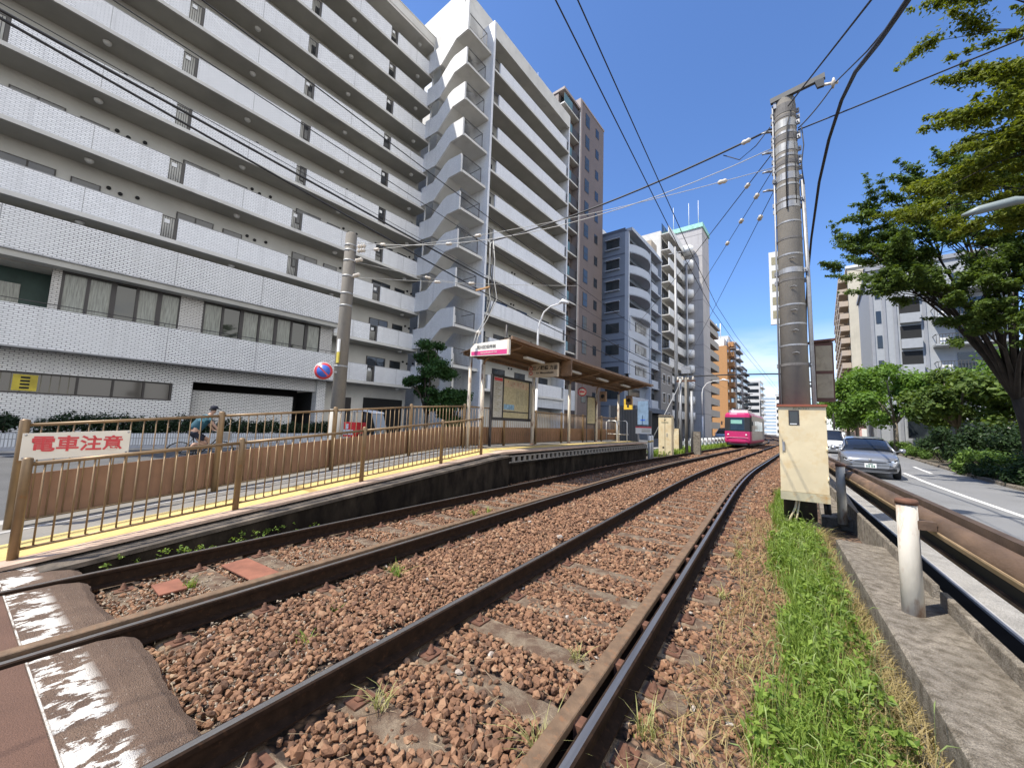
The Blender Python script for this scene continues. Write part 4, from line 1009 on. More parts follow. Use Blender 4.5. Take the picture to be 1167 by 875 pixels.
def leaves(name, C, R, n, size, m, parent=None, flat=.75, shell=.55, aspect=.5, rng=RNG, top=0.):
    """n leaf faces spread through clumps (centres C, radii R); mostly in the outer part of every clump"""
    C = np.asarray(C, float); R = np.asarray(R, float); w = R ** 2.2; w /= w.sum()
    idx = rng.choice(len(C), n, p=w)
    d = rng.normal(size=(n, 3)); d /= np.linalg.norm(d, axis=1)[:, None]
    rr_ = (shell + (1 - shell) * rng.random(n)) * (1 + .18 * rng.normal(size=n)); P = C[idx] + d * (R[idx] * rr_)[:, None] * np.array([1, 1, flat])
    nr = d * .5 + rng.normal(size=(n, 3)) * .55 + np.array([0, 0, .55]); nr /= np.linalg.norm(nr, axis=1)[:, None]
    t = np.cross(nr, rng.normal(size=(n, 3))); t /= np.linalg.norm(t, axis=1)[:, None]; b = np.cross(nr, t)
    s = size * rng.uniform(.6, 1.35, n)[:, None]; L, W = t * s, b * s * aspect
    v = np.stack([P - L, P + W - L * .1 + nr * s * .12, P + L, P - W - L * .1 + nr * s * .12], 1)
    col = np.clip(.5 + .22 * rng.normal(size=n) + .25 * (rng.random(len(C))[idx] - .5), 0, 1)
    return npmesh(name, v.reshape(-1, 3), np.arange(n * 4).reshape(-1, 4), m, parent, col)
def hedge(name, label, cat, frame, x0, x1, y0, y1, z0, z1, n, size, m, rz=0, group=None, bumps=.12):
    t = thing(name, label, cat, frame, rz, group)
    k = max(3, int((y1 - y0) / .5)); C = []; R = []
    r_ = random.Random(int(y0 * 10) + 5)
    for i in range(k):
        for x in np.linspace(x0 + .3, x1 - .3, max(1, int((x1 - x0) / .5))):
            C.append((x, y0 + (i + .5) * (y1 - y0) / k, (z0 + z1) / 2 + r_.uniform(-bumps, bumps))); R.append((z1 - z0) / 2 * r_.uniform(.85, 1.2))
    leaves('foliage', C, R, n, size, m, t, flat=1., shell=.6)
    q = MB()
    for c, r in zip(C, R): q.tube([(c[0], c[1], z0 - .1), (c[0] + r_.uniform(-.1, .1), c[1] + r_.uniform(-.1, .1), c[2] + r * .5)], .018, 5)
    stuff(q.build('stems', m_bark, t))
    return t
hedge('hedge', 'dark clipped hedge behind the planter at the far left', 'hedge', OA, .75, 1.95, -9.5, -6.7, .42, 1.15, 5000, .06, m_hedge, -AZ)
hedge('hedge', 'long dark clipped hedge behind the warning sign and the cyclist', 'hedge', OA, .75, 1.95, -6.2, -.6, .42, 1.2, 9000, .06, m_hedge, -AZ)
hedge('hedge', 'dark hedge in the planter left of the concrete pole', 'hedge', OA, .75, 1.95, -.3, 5.6, .42, 1.1, 8000, .06, m_hedge, -AZ)

# ------------------------------------------------------------------ tree helper
def tree(name, label, base, h, crown, clumps, nleaf, lsize, m, bark=m_bark, tr=.25, lean=(0, 0), group=None, seed=1, csize=.33, cat='tree', limbs=6, flat=.7, start=.35, aspect=.5):
    """crown: (cx, cy, cz, rx, ry, rz) relative to the base"""
    r_ = random.Random(seed); rng = np.random.default_rng(seed)
    t = thing(name, label, cat, base, 0, group)
    X, Y, Z, rx, ry, rz = crown; fork = Vector((lean[0] * .5, lean[1] * .5, h * start))
    C = []; R = []
    for i in range(clumps):
        for _ in range(20):
            p = Vector((r_.uniform(-1, 1), r_.uniform(-1, 1), r_.uniform(-1, 1)))
            if .35 < p.length < 1: break
        C.append((X + p.x * rx, Y + p.y * ry, Z + p.z * rz)); R.append(csize * min(rx, rz) * r_.uniform(.6, 1.25))
    q = MB(); q.tube([(0, 0, -.3), (lean[0] * .2, lean[1] * .2, h * start * .5), tuple(fork)], [tr * 1.15, tr * .9, tr * .78], 10)
    tops = []
    for i in range(limbs):
        c = Vector(C[i * len(C) // limbs]); mid = fork.lerp(c, .5) + Vector((r_.uniform(-.3, .3), r_.uniform(-.3, .3), .12 * (c - fork).length))
        q.tube([tuple(fork - Vector((0, 0, .2))), tuple(mid), tuple(c)], [tr * .55, tr * .34, tr * .1], 7); tops.append((mid, c))
    trunk = q.build('trunk', bark, t)
    q = MB()
    for i, c in enumerate(C):
        c = Vector(c); md, tp = min(tops, key=lambda m_: (m_[0] - c).length)
        q.tube([tuple(md), tuple(md.lerp(c, .55) + Vector((0, 0, .1))), tuple(c)], [tr * .2, tr * .12, tr * .04], 5)
    stuff(q.build('branches', bark, t))
    leaves('crown', C, R, nleaf, lsize, m, t, flat=flat, shell=.35, rng=rng, aspect=aspect)
    return t
tree('garden_tree', 'dark clipped garden tree with layered clumps left of the stairs', tuple(LA(5.3, 9.4, -.1)), 6.8, (0, 0, 4.4, 1.25, 1.3, 2.4), 20, 14000, .10, m_tree_dk, tr=.15, seed=4, csize=.5, limbs=7, flat=.6, start=.3)
tree('garden_tree', 'darker garden tree beside the white wall of the stairs', tuple(LA(5.9, 11.3, -.1)), 5.0, (0, 0, 3.0, 1.0, 1.0, 2.0), 15, 10000, .10, m_tree_dk, tr=.12, seed=9, csize=.52, limbs=6, flat=.7, start=.25)
# ------------------------------------------------------------------ further buildings on the left side
def facade_frame(x, y): return (x, y, 0)
def winset(b, parent, frame_m, nm='window'):
    """make one window prototype: mesh frame + pane child"""
    pass
m_brown = tilemat('brown_brick_tile', (.155, .122, .112), (.13, .10, .09), .22, .07, .008, .6)
m_brown_lt = mat('pinkish_pilaster', (.30, .25, .23), .7, var=.08)
bt = thing('brown_tower', 'tall slim brown brick apartment tower with pairs of dark windows', 'apartment building', (-19.0, 42.0, 0), -AZ)
HB = 42.8
MB().box(-9, 0, 0, 6.4, -.3, HB).build('wall', m_brown, bt)
MB().box(-1.6, -.9, -4.2, 0, -.3, HB - 1.2).build('recess_wall', m_brown, bt)
MB().box(-1.6, .05, -.42, -.01, -.3, HB + .2).build('pilaster', m_brown_lt, bt)
MB().box(-9, .06, -.02, 6.5, HB, HB + .25).build('roof_edge', m_brown_lt, bt)
MB().box(-1.7, -.0, -4.3, -.43, HB - 1.4, HB - 1.1).build('recess_roof', m_brown_lt, bt)
w1 = MB().box(-.02, .03, 0, 1.15, 0, 1.75).build('window', m_wintrim, bt); MB().box(.0301, .036, .06, 1.09, .06, .75).box(.0301, .036, .06, 1.09, .82, 1.69).build('pane', mat('grey_pane', (.045, .055, .06), .08, var=.6, sc=.4), w1)
w2 = MB().box(-.02, .03, 0, .95, 0, 1.25).build('window', m_wintrim, bt); MB().box(.0301, .036, .06, .45, .06, 1.19).box(.0301, .036, .5, .89, .06, 1.19).build('pane', m_glass, w2)
for k in range(13):
    z = 3.9 + k * 3.0
    for j, (pw_, u, dz) in enumerate(((w1, 1.0, .3), (w2, 3.9, .55))):
        o = pw_ if k == 0 else sub(pw_, bt); o.location = (0, u, z + dz)
    q = MB().box(-.9, -.1, -4.1, -.45, z - .12, z + .05); q.build('balcony_slab', m_conc_w, bt)
    q = MB().box(-.14, -.1, -4.1, -2.2, z + .1, z + 1.15); q.build('balcony_glass', mat('green_glass', (.12, .2, .2), .1, var=.1) if k == 0 else bpy.data.materials['green_glass'], bt)
    MB().box(-.13, -.09, -2.2, -.45, z + .05, z + 1.1).build('balcony_rail', m_wintrim, bt)
    MB().box(-.9, -.86, -3.7, -1.0, z + .1, z + 2.2).build('balcony_door', m_glass, bt)
MB().tube([(.1, -.6, 0), (.1, -.6, HB - 2)], .06, 6).build('drain_pipe', m_conc_w, bt)
MB().tube([(.1, -3.9, 0), (.1, -3.9, HB - 8)], .05, 6).build('drain_pipe', m_dark, bt)

# blue grey building with bulging balconies
m_bg = mat('blue_grey_render', (.20, .235, .29), .75, var=.06, sc=.5); m_bgl = mat('pale_blue_render', (.42, .46, .52), .7, var=.05, sc=.5)
m_bgd = mat('dark_blue_band', (.10, .12, .16), .7)
bb_ = thing('blue_grey_building', 'blue grey apartment building with bulging curved balconies and bay windows', 'apartment building', (-15.4, 50.0, 0), -AZ)
HG = 28.2
MB().box(-9, -.5, 0, 13, -.3, HG).build('wall', m_bg, bb_)
MB().box(-.5, .02, 0, .35, 8.5, HG).build('corner_pier', m_bgl, bb_)
MB().box(-9.02, -.45, -.02, .0, HG, HG + .5).box(-9, -.3, 0, 13, HG, HG + .2).build('roof_edge', m_bgd, bb_)
wb1 = MB().box(0, 1.9, -.05, .06, 0, 1.35).build('window', m_wintrim, bb_); MB().box(.06, .93, -.056, -.0501, .06, 1.29).box(.97, 1.84, -.056, -.0501, .06, 1.29).build('pane', bpy.data.materials['grey_pane'], wb1)
bay = MB().box(-.1, 2.0, -.32, 0, -.12, 0).box(-.1, 2.0, -.32, 0, 1.35, 1.45).build('window_hood', m_bgl, bb_)
for k in range(8):
    z = 4.5 + k * 2.98
    MB().box(-9.01, -.49, -.03, 0, z - .4, z - .22).build('band', m_bgd, bb_)
    o = wb1 if k == 0 else sub(wb1, bb_); o.location = (-3.2, 0, z + .65)
    if k > 3:
        o = bay if k == 4 else sub(bay, bb_); o.location = (-3.2, 0, z + .65)
    # balcony front: plan curve
    npt = 14; arc = [(.02 + 1.15 * math.sin(PI * i / npt) ** .8 if k > 3 else .02 + .35 * math.sin(PI * i / npt), .35 + 7.6 * i / npt) for i in range(npt + 1)]
    vs = []; 
    for (x, y) in arc: vs += [(x, y, z - .2), (x, y, z + 1.0), (x - .14, y, z + 1.0), (x - .14, y, z - .2)]
    fs = [(i * 4 + j, i * 4 + (j + 1) % 4, i * 4 + 4 + (j + 1) % 4, i * 4 + 4 + j) for i in range(npt) for j in range(4)] + [(0, 1, 2, 3), tuple(npt * 4 + j for j in range(4))]
    MB().add(vs, fs).build('balcony', m_bgl, bb_)
    MB().prism([(-.5, .35)] + arc + [(-.5, 7.95)], z - .19, z - .05, 'z').build('balcony_slab', m_bgl, bb_)
    if k in (1, 2, 3):
        MB().box(-.5, .12, .36, 7.9, z + 1.0, z + 2.79).build('infill_wall', m_bgl, bb_)
        f = MB().box(.1, .2, 2.2, 6.4, z + 1.05, z + 2.35).build('window', m_wintrim, bb_); q = MB()
        for i in range(4): q.box(.2, .206, 2.26 + i * 1.05, 3.2 + i * 1.05, z + 1.1, z + 2.3)
        q.build('pane', mat('pale_pane', (.3, .32, .33), .1, var=.7, sc=.8) if k == 1 else bpy.data.materials['pale_pane'], f)
    else:
        f = MB().box(-.52, -.46, 1.2, 5.5, z + .1, z + 2.2).build('window', m_wintrim, bb_); MB().box(-.46, -.455, 1.3, 5.4, z + .2, z + 2.1).build('pane', m_glass, f)
    MB().box(-.5, .25, 8.0, 8.25, z - .2, z + 2.78).build('pier', m_bgl, bb_)
    MB().box(-.5, .35, 8.25, 12.9, z - .2, z - .02).box(.22, .35, 8.25, 11.2, z, z + 1.05).build('side_balcony', m_bgl, bb_)
    MB().box(-.49, -.44, 8.6, 12.4, z + .1, z + 2.2).build('balcony_door', m_glass, bb_)
    MB().box(-.5, .36, 12.8, 13, z - .2, z + 2.78).build('pier', m_bgl, bb_)
MB().prism([(0, HG - .1), (13, HG - .1), (13, HG + .3), (8, HG + .6), (0, HG + .3)], -.6, .5, 'x').build('parapet', m_bgl, bb_)
MB().box(-7, -4.6, 1, 3, HG + .2, HG + 2.2).build('water_tank', m_white, bb_); MB().box(-3, -.6, 6.5, 9.5, HG + .2, HG + 1.7).build('roof_room', m_bgl, bb_)
MB().box(-3.2, -.4, 10.4, 13, HG, HG + 3).build('roof_room', mat('tan_render', (.42, .36, .28), .8), bb_)
MB().box(-.6, -.2, -.05, 0, 0, 4.2).box(-9, 1.0, .01, 13, 3.6, 4.25).build('canopy', m_bgd, bb_)
MB().box(-.48, .3, .4, 12.9, -.2, 3.5).build('shop_front', m_dark, bb_)
# grey brown lower annex in front
an = thing('annex_building', 'low grey brown block with square windows beside the blue grey building', 'building', (-13.9, 61.6, 0), -AZ)
m_gb = mat('grey_brown_render', (.25, .235, .22), .8, var=.08)
MB().box(-7, 0, 0, 6.0, -.3, 11.5).build('wall', m_gb, an)
for k in range(3):
    for u in (.8, 3.4):
        f = MB().box(-.02, .05, u, u + 1.3, 2.4 + k * 3, 4.0 + k * 3).build('window', m_white, an); MB().box(.0501, .055, u + .1, u + 1.2, 2.5 + k * 3, 3.9 + k * 3).build('pane', m_glass, f)
MB().box(-7.1, .1, -.1, 6.1, 11.5, 11.8).build('roof_edge', m_conc_w, an)
# white balcony building with tall grey tower
wt = thing('tower_building', 'white balconied apartment block with a tall grey stair tower capped in mint green', 'apartment building', (-14.2, 68.5, 0), -AZ)
m_wt = tilemat('grey_panel_tower', (.44, .42, .41), (.25, .24, .24), 30, 4.4, .1, .75, off=0, var=.03); HT = 41.0
MB().box(-9, -1.2, 0, 11.2, -.3, 36.5).build('wall', m_conc_w, wt)
MB().box(-4.2, 3.1, 11.6, 17.5, -.3, HT).build('tower', m_wt, wt)
MB().box(-4.4, 3.3, 11.4, 17.7, HT, HT + .9).build('tower_cap', mat('mint_cap', (.30, .58, .47), .5), wt)
for x in (-2.8, -1.6): MB().box(x, x + .8, 11.5, 11.6, HT - 3.4, HT - 2.5).build('tower_window', m_glass, wt)
for x in (-2.6, .4, 2.2): MB().tube([(x, 13, HT + .9), (x, 13, HT + 6.5)], .08, 5, r1=.04).build('mast', m_white, wt)
for k in range(12):
    z = 3.4 + k * 2.95
    MB().box(-1.2, .2, 0, 9.6, z - .15, z).build('balcony_slab', m_conc_w, wt)
    MB().box(.08, .2, 0, 9.6, z, z + 1.25).build('balcony', m_white, wt)
    MB().box(-1.19, -1.15, .5, 9.2, z + .1, z + 2.3).build('balcony_door', m_glass, wt)
    q = MB(); q.lathe([(1.15, z - .15), (1.15, z + 1.2)], (.55, 10.6, 0), 18); q.build('round_balcony', m_white, wt)
MB().tube([(.9, 8.6, 0), (.9, 8.6, 33.0)], .22, 8).build('flue', m_steel, wt)
# grey building with long concrete galleries
gg = thing('gallery_building', 'long grey building with dark horizontal gaps between concrete galleries', 'building', (-10.35, 86.0, 0), -AZ)
m_gal = mat('gallery_concrete', (.36, .345, .32), .8, var=.08)
MB().box(-9, -1.6, 0, 12, -.3, 24).build('wall', m_dark, gg)
for k in range(9):
    z = 1.9 + k * 2.55
    MB().box(-1.6, 0, 0, 12, z - .2, z).box(-.15, 0, 0, 12, z, z + 1.2).build('gallery', m_gal, gg)
MB().box(-9, .3, -.3, 12.2, 24, 24.5).box(-9, -.02, -.3, 0, -.3, 24).build('roof', m_gal, gg)
# orange building
ob = thing('orange_building', 'orange rendered apartment block with box balconies and white rooftop equipment', 'apartment building', (-9.4, 118.0, 0), -AZ)
m_or = mat('orange_render', (.43, .22, .085), .75, var=.06); HO = 24.5
MB().box(-8, 0, 0, 9, -.3, HO).build('wall', m_or, ob)
for k in range(9):
    z = 2.2 + k * 2.8
    MB().box(0, 1.2, 2.5, 4.4, z, z + 1.3).build('balcony', m_or, ob); MB().box(0, 1.0, 5.4, 8.8, z, z + 1.25).build('balcony', m_brown_lt, ob)
    MB().box(.0, .03, .8, 2.0, z + .2, z + 1.9).build('window', m_glass, ob); MB().box(.01, .04, 5.4, 8.8, z + 1.3, z + 2.7).build('window', m_glass, ob)
MB().box(-6, -1, 2, 7, HO, HO + 2.5).build('roof_room', m_white, ob)
for x in (-5, -3, -2): MB().tube([(x, 3, HO + 2.4), (x, 3, HO + 7)], .12, 5).build('mast', m_white, ob)
def block(name, label, x, y, w, d, h, m, floors, gl=m_glass, rz=-AZ, cat='building', band=None, roof=None):
    t = thing(name, label, cat, (x, y, 0), rz)
    MB().box(-w, 0, 0, d, -.4, h).build('wall', m, t)
    fh = h / floors
    for k in range(floors):
        z = k * fh + fh * .32
        MB().box(.0, .06, .6, d - .6, z, z + fh * .48).build('window_band', gl, t)
        MB().box(-w + .5, -.5, -.06, 0, z, z + fh * .48).build('window_band', gl, t)
        MB().box(-.1, .9, .3, d - .3, z - fh * .22, z - fh * .05).build('balcony', band or m, t)
    MB().box(-w - .1, .1, -.1, d + .1, h, h + .5).build('roof_edge', band or m, t)
    if roof: MB().box(-w * .7, -w * .25, d * .2, d * .6, h + .5, h + 3).build('roof_room', band or m, t)
    return t
m_dkb = mat('charcoal_block', (.10, .10, .11), .7, var=.1); m_pale = mat('pale_block', (.56, .55, .53), .8, var=.08); m_sky = mat('pale_blue_glass', (.36, .45, .52), .25, var=.15, sc=.2)
block('apartment_block', 'charcoal apartment block with pale balconies just beyond the orange building', -8.6, 138, 9, 10, 29, m_dkb, 11, band=m_pale, roof=True, cat='apartment building')
block('apartment_block', 'slim dark block closing the row of buildings on the left', -8.2, 165, 8, 12, 25, m_dkb, 10, cat='apartment building')
block('office_block', 'white block with stacked terraces seen above the tram roof', -3.6, 205, 9, 14, 24, m_pale, 8, band=m_white)
ofc = block('office_block', 'wide pale glass office block closing the far end of the line', 9.2, 330, 20, 14, 26, m_white, 11, gl=m_sky, band=m_white)
block('office_block', 'low white building half hidden behind the trackside cabinet', 8.2, 235, 6, 14, 20, m_white, 6, band=m_pale)
block('house_block', 'small pale house at the far end of the street', -7.5, 215, 8, 10, 9, m_pale, 3)
block('house_block', 'low grey house row far down the tracks beside the office', 17, 360, 7, 20, 14, m_gb, 4)

# ------------------------------------------------------------------ street furniture on the left
def street_lamp(label, x, y, h, reach, rz, group=None):
    t = thing('street_lamp', label, 'street lamp', (x, y, -.1), rz, group)
    MB().tube([(0, 0, 0), (0, 0, h * .45)], .08, 10).build('base_pole', m_white, t)
    pts = [(0, 0, h * .45), (0, 0, h * .82), (reach * .06, 0, h * .9), (reach * .25, 0, h * .97), (reach * .55, 0, h * 1.0), (reach, 0, h * 1.01)]
    MB().tube(pts, [.055, .05, .045, .04, .035, .03], 8).build('arm', m_white, t)
    MB().tube([(reach * .92, 0, h * 1.01), (reach * 1.05, 0, h * 1.02), (reach * 1.3, 0, h * 1.0)], [.05, .11, .05], 8).build('lamp_head', m_white, t)
    return t
street_lamp('white curved street lamp rising behind the platform shelter', -9.3, 15.9, 7.2, 1.3, -.1)
street_lamp('white curved street lamp near the front of the tram', -5.9, 44.5, 6.6, 1.9, -.1)
gp_ = thing('steel_mast', 'tall slender grey steel mast in front of the white balconied building', 'pole', (-7.2, 38.0, -.1))
MB().lathe([(.16, 0), (.16, 10), (.09, 19)], n=10).build('shaft', m_steel, gp_); MB().bar((-.6, 0, 18.4), (.6, 0, 18.4), .08).build('crossarm', m_steel, gp_)
tp = thing('twin_pole', 'pair of slim track poles with crowded insulators holding the span wire', 'pole', (-4.75, 28.3, -.25))
for i, x in enumerate((-.35, 0, .35)): MB().lathe([(.10, 0), (.085, 5.7 if i == 1 else (5.2 if i == 0 else 4.3))], (x, 0, 0), 10).build('shaft', m_steel if i != 1 else m_pole, tp)
MB().bar((-.6, 0, 5.0), (.6, 0, 5.0), .1).build('crossarm', m_rustplate, tp); MB().bar((-.5, 0, 5.3), (.5, 0, 5.3), .08).build('crossarm', m_steel, tp)
for x in (-.5, -.2, .15, .45): MB().lathe([(.04, 0), (.09, .05), (.05, .1), (.09, .16), (.03, .24)], (x, 0, 5.06), 8).build('insulator', m_porcelain, tp)
MB().box(-.25, .3, -.2, .2, 5.5, 6.0).build('junction_box', m_steel, tp); MB().box(-.9, -.45, -.2, .3, 0, 1.75).build('cabinet', m_cream, tp); MB().box(.45, .85, -.2, .3, 0, 1.6).build('cabinet', m_conc, tp)
MB().tube([(-2.3, -1.6, 0), (-.2, 0, 5.2)], .03, 6).build('guy_wire', m_steel, tp)
# white street fence beyond the platform
wf = thing('street_fence', 'low white pipe fence along the street beyond the platform', 'fence')
for i in range(14):
    y = 27 + i * 1.7; x = -6.6 + cx(y)
    MB().box(x - .12, x + .12, y - .08, y + .08, -.2, .75).build('post', m_white, wf)
    if i < 13: MB().bar((x, y + .09, .45), (-6.6 + cx(y + 1.7), y + 1.61, .45), .06, .25).build('rail', m_white, wf)
# dark boards, signs and hoarding at the end of the street
ho = thing('hoarding', 'dark corrugated hoarding closing the yard behind the shelter', 'fence', (-9.6, 27, 0), -AZ)
MB().box(-.1, 0, 0, 9, -.2, 3.0).build('sheet', mat('dark_sheet', (.055, .06, .07), .6, var=.1), ho)
for i in range(28): MB().box(0, .03, i * .32, i * .32 + .08, -.2, 3.0).build('rib', bpy.data.materials['dark_sheet'], ho)
ysg = thing('yellow_sign', 'small yellow hanging shop sign behind the end of the shelter', 'sign', (-8.9, 29, 3.2), -.3)
MB().box(-.35, .35, -.06, .06, -.4, .4).build('board', mat('yellow_sign', (.65, .42, .04), .5), ysg); MB().box(-.08, .1, -.066, -.06, -.25, .2).build('mark', m_dark, ysg); MB().bar((0, 0, .4), (0, 0, 1.2), .05).build('bracket', m_dark, ysg)
bsg = thing('blue_sign', 'tall pale blue poster board next to the yellow sign', 'sign', (-8.1, 30, 2.6), -.3)
MB().box(-.45, .45, 0, .08, -.9, .9).build('board', mat('pale_blue_board', (.17, .25, .35), .5), bsg); MB().box(-.2, .2, -.005, 0, -.6, -.5).build('mark', m_blue, bsg); MB().box(-.4, .4, .0805, .12, -2.7, -.9).build('support', m_steel, bsg)
# ------------------------------------------------------------------ right side: wall, guard rail, road
def gx(y, s=.07): return rx(y) * .9                     # the road runs a little to the right of the track direction
def rx(y):                                                # sideways shift of the road, curving on
    return float(np.interp(y, [-10, 12, 16, 20, 24, 27, 32, 44, 68, 330], [0, .03, .08, .2, .46, .72, 1.2, 2.4, 4.1, 16]))
yr = [float(v) for v in range(-8, 70, 2)] + [90, 140, 220, 320]
W0 = .70
wl = thing('retaining_kerb', 'low weathered concrete retaining kerb beside the grass strip', 'wall')
q = MB(); yw_ = [-3, 0, 1.5, 3, 4.5, 6.0, 7.05]
q.sweep([(0, -.5), (.62, -.5), (.62, .045), (.56, .055), (.02, .075), (0, .06)], [(W0, y, .0) for y in yw_])
q.build('wall', m_conc, wl)
MB().sweep([(-.09, -.5), (0, -.5), (0, -.17), (-.09, -.19)], [(W0, y, 0) for y in yw_]).build('footing', m_conc, wl)
MB().sweep([(.02, -.5), (.62, -.5), (.62, -.02), (.02, -.04)], [(W0 + .06 * (y - 9), y, 0) for y in (9.4, 12, 16, 22, 30)]).build('far_wall', m_conc, wl)
kb2 = thing('road_kerb', 'narrow upright concrete kerb stones along the gutter of the road', 'kerb')
for i, (a_, b_) in enumerate(((-2.5, -.7), (-.68, 1.1), (1.12, 2.9), (2.92, 5.02), (5.22, 6.9), (7.0, 8.4), (8.5, 9.9), (10, 11.4), (11.5, 12.9), (13, 14.4))):
    q = MB(); X = lambda y: 1.155 + gx(y)
    q.sweep([(0, -.4), (.065, -.4), (.06, .165), (.055, .175), (0.012, .175), (0.008, .165)], [(X(a_), a_, 0), (X(b_), b_, 0)]); q.build('kerb_stone', m_conc, kb2, bev=.006)
roadz = -.1
m_road = mat('road_asphalt', (.19, .19, .19), .9, var=.10, sc=.5, c2=(.13, .13, .13), thr=(.55, .8), sc2=.9, bump=.4, bsc=140, fine=.5)
struct(MB().add([(1.30 + rx(y) * .85, y, roadz) for y in yr] + [(6.45 + rx(y), y, roadz) for y in yr], [(i, i + 1, len(yr) + i + 1, len(yr) + i) for i in range(len(yr) - 1)]).build('road', m_road))
m_gut = mat('gutter_concrete', (.27, .255, .23), .92, var=.18, sc=4, bump=.5, bsc=120, fine=.75)
def ribbon(name, x0, x1, y0, y1, z, m, s=None):
    yy_ = [y0 + (y1 - y0) * i / 24 for i in range(25)]; f_ = s or rx
    return struct(MB().add([(x0 + f_(y), y, z) for y in yy_] + [(x1 + f_(y), y, z) for y in yy_], [(i, i + 1, 26 + i, 25 + i) for i in range(24)]).build(name, m))
ribbon('gutter', 1.64, 1.95, -6, 40, roadz + .004, m_gut)
ribbon('gutter_edge', 1.605, 1.645, -6, 40, roadz + .010, m_conc_l)
ribbon('black_strip', 1.30, 1.59, -6, 40, roadz - .05 + .055, mat('gutter_black', (.010, .010, .010), 1., spec=0.))  # flat near-black strip between the kerb and the gutter
ribbon('lane_marking', 4.30, 4.42, -6, 24, roadz + .005, m_white_paint_worn); ribbon('lane_marking', 5.30, 5.42, 25, 29.5, roadz + .005, m_white_paint_worn)
for y0 in (36, 46, 58): ribbon('lane_marking', 4.3, 4.42, y0, y0 + 5, roadz + .005, m_white_paint_worn)
# far pavement kerb and verge

fk = thing('verge_kerb', 'rough stone kerb along the far side of the road', 'kerb')
r_ = random.Random(5)
y = 6.; n_k = 0
while y < 60:
    L = r_.uniform(.85, 1.1); q = MB(); x = 6.42 + rx(y)
    q.sweep([(0, -.2), (.2, -.2), (.2, .12), (.03, .13), (0, .1)], [(x + r_.uniform(-.015, .015), y, roadz), (6.42 + rx(y + L), y + L - .04, roadz + r_.uniform(-.01, .01))])
    if n_k < 60: q.build('kerb_stone', m_conc, fk)
    y += L; n_k += 1
struct(MB().add([(6.6 + rx(y), y, .0) for y in yr] + [(70 + rx(y), y, .0) for y in yr], [(i, i + 1, len(yr) + i + 1, len(yr) + i) for i in range(len(yr) - 1)]).build('verge', mat('verge_soil', (.09, .075, .05), .95, var=.3, sc=2)))
# guard rail
gr = thing('road_guardrail', 'rusty double beam guard rail on round white posts along the road', 'guard rail')
yg = [-6, -2, 2, 6, 10, 13, 16, 18, 20, 22, 24, 27, 30, 36, 44, 52]
def gline(x0): return [(x0 + gx(y), y, 0) for y in yg]
MB().sweep([(.0, .69), (.03, .68), (.06, .70), (.09, .77), (.09, .83), (.065, .845), (.02, .835), (-.025, .775), (-.025, .735)], gline(1.10), smooth=True).build('near_beam', m_rustbeam, gr)
MB().sweep([(-.028, .748), (-.027, .733), (.0, .686), (.002, .690), (-.023, .735), (-.024, .748)], gline(1.099)).build('pale_strip', mat('mottled_cream', (.46, .33, .19), .7, var=.25, sc=4, c2=(.24, .13, .07), thr=(.55, .7), sc2=7), gr)  # cream strip, paler than the beam, along its lower half
MB().sweep([(.02, .70), (.05, .70), (.05, .79), (.0, .79), (.0, .87), (.05, .87), (.05, .885), (-.01, .885), (-.01, .78), (.02, .78)], gline(1.215)).build('far_beam', m_brownbeam, gr)
MB().sweep([(.0, .46), (.03, .46), (.03, .70), (.0, .70)], gline(1.28)).build('lower_plate', m_dark, gr)  # near-black plate: the shade under the beams is put into its colour
MB().sweep([(-.03, .44), (.04, .44), (.04, .465), (-.03, .465)], gline(1.28)).build('lower_bar', m_rustbeam, gr)
post = None
for i, (x, y, z) in enumerate(((.93, 4.62, .02), (1.03, 9.28, .0), (1.05, 13.9, -.05), (1.1, 18.5, -.05), (1.45, 23.1, -.05), (1.85, 27.7, -.05), (2.3, 32.3, -.05))):
    if post is None:
        post = MB().lathe([(.072, -.1), (.066, .92)], n=18).build('post', m_rustpaint, gr)
        cap = MB().lathe([(.072, .92), (.073, .955), (.06, .965)], n=18).build('post_cap', m_rustplate, gr)
        brk = MB().box(.05, .16, -.045, .045, .73, .80).build('bracket', m_rustbeam, gr)
        bl2 = MB().box(.25, .30, -.05, .05, .70, .78).build('spacer', m_brownbeam, gr)
        for o in (post, cap, brk, bl2): o.location = (x, y, z)
    else:
        for o in (post, cap, brk, bl2):
            c = sub(o, gr); c.location = (x + (.0 if o is not bl2 else .0), y, z)
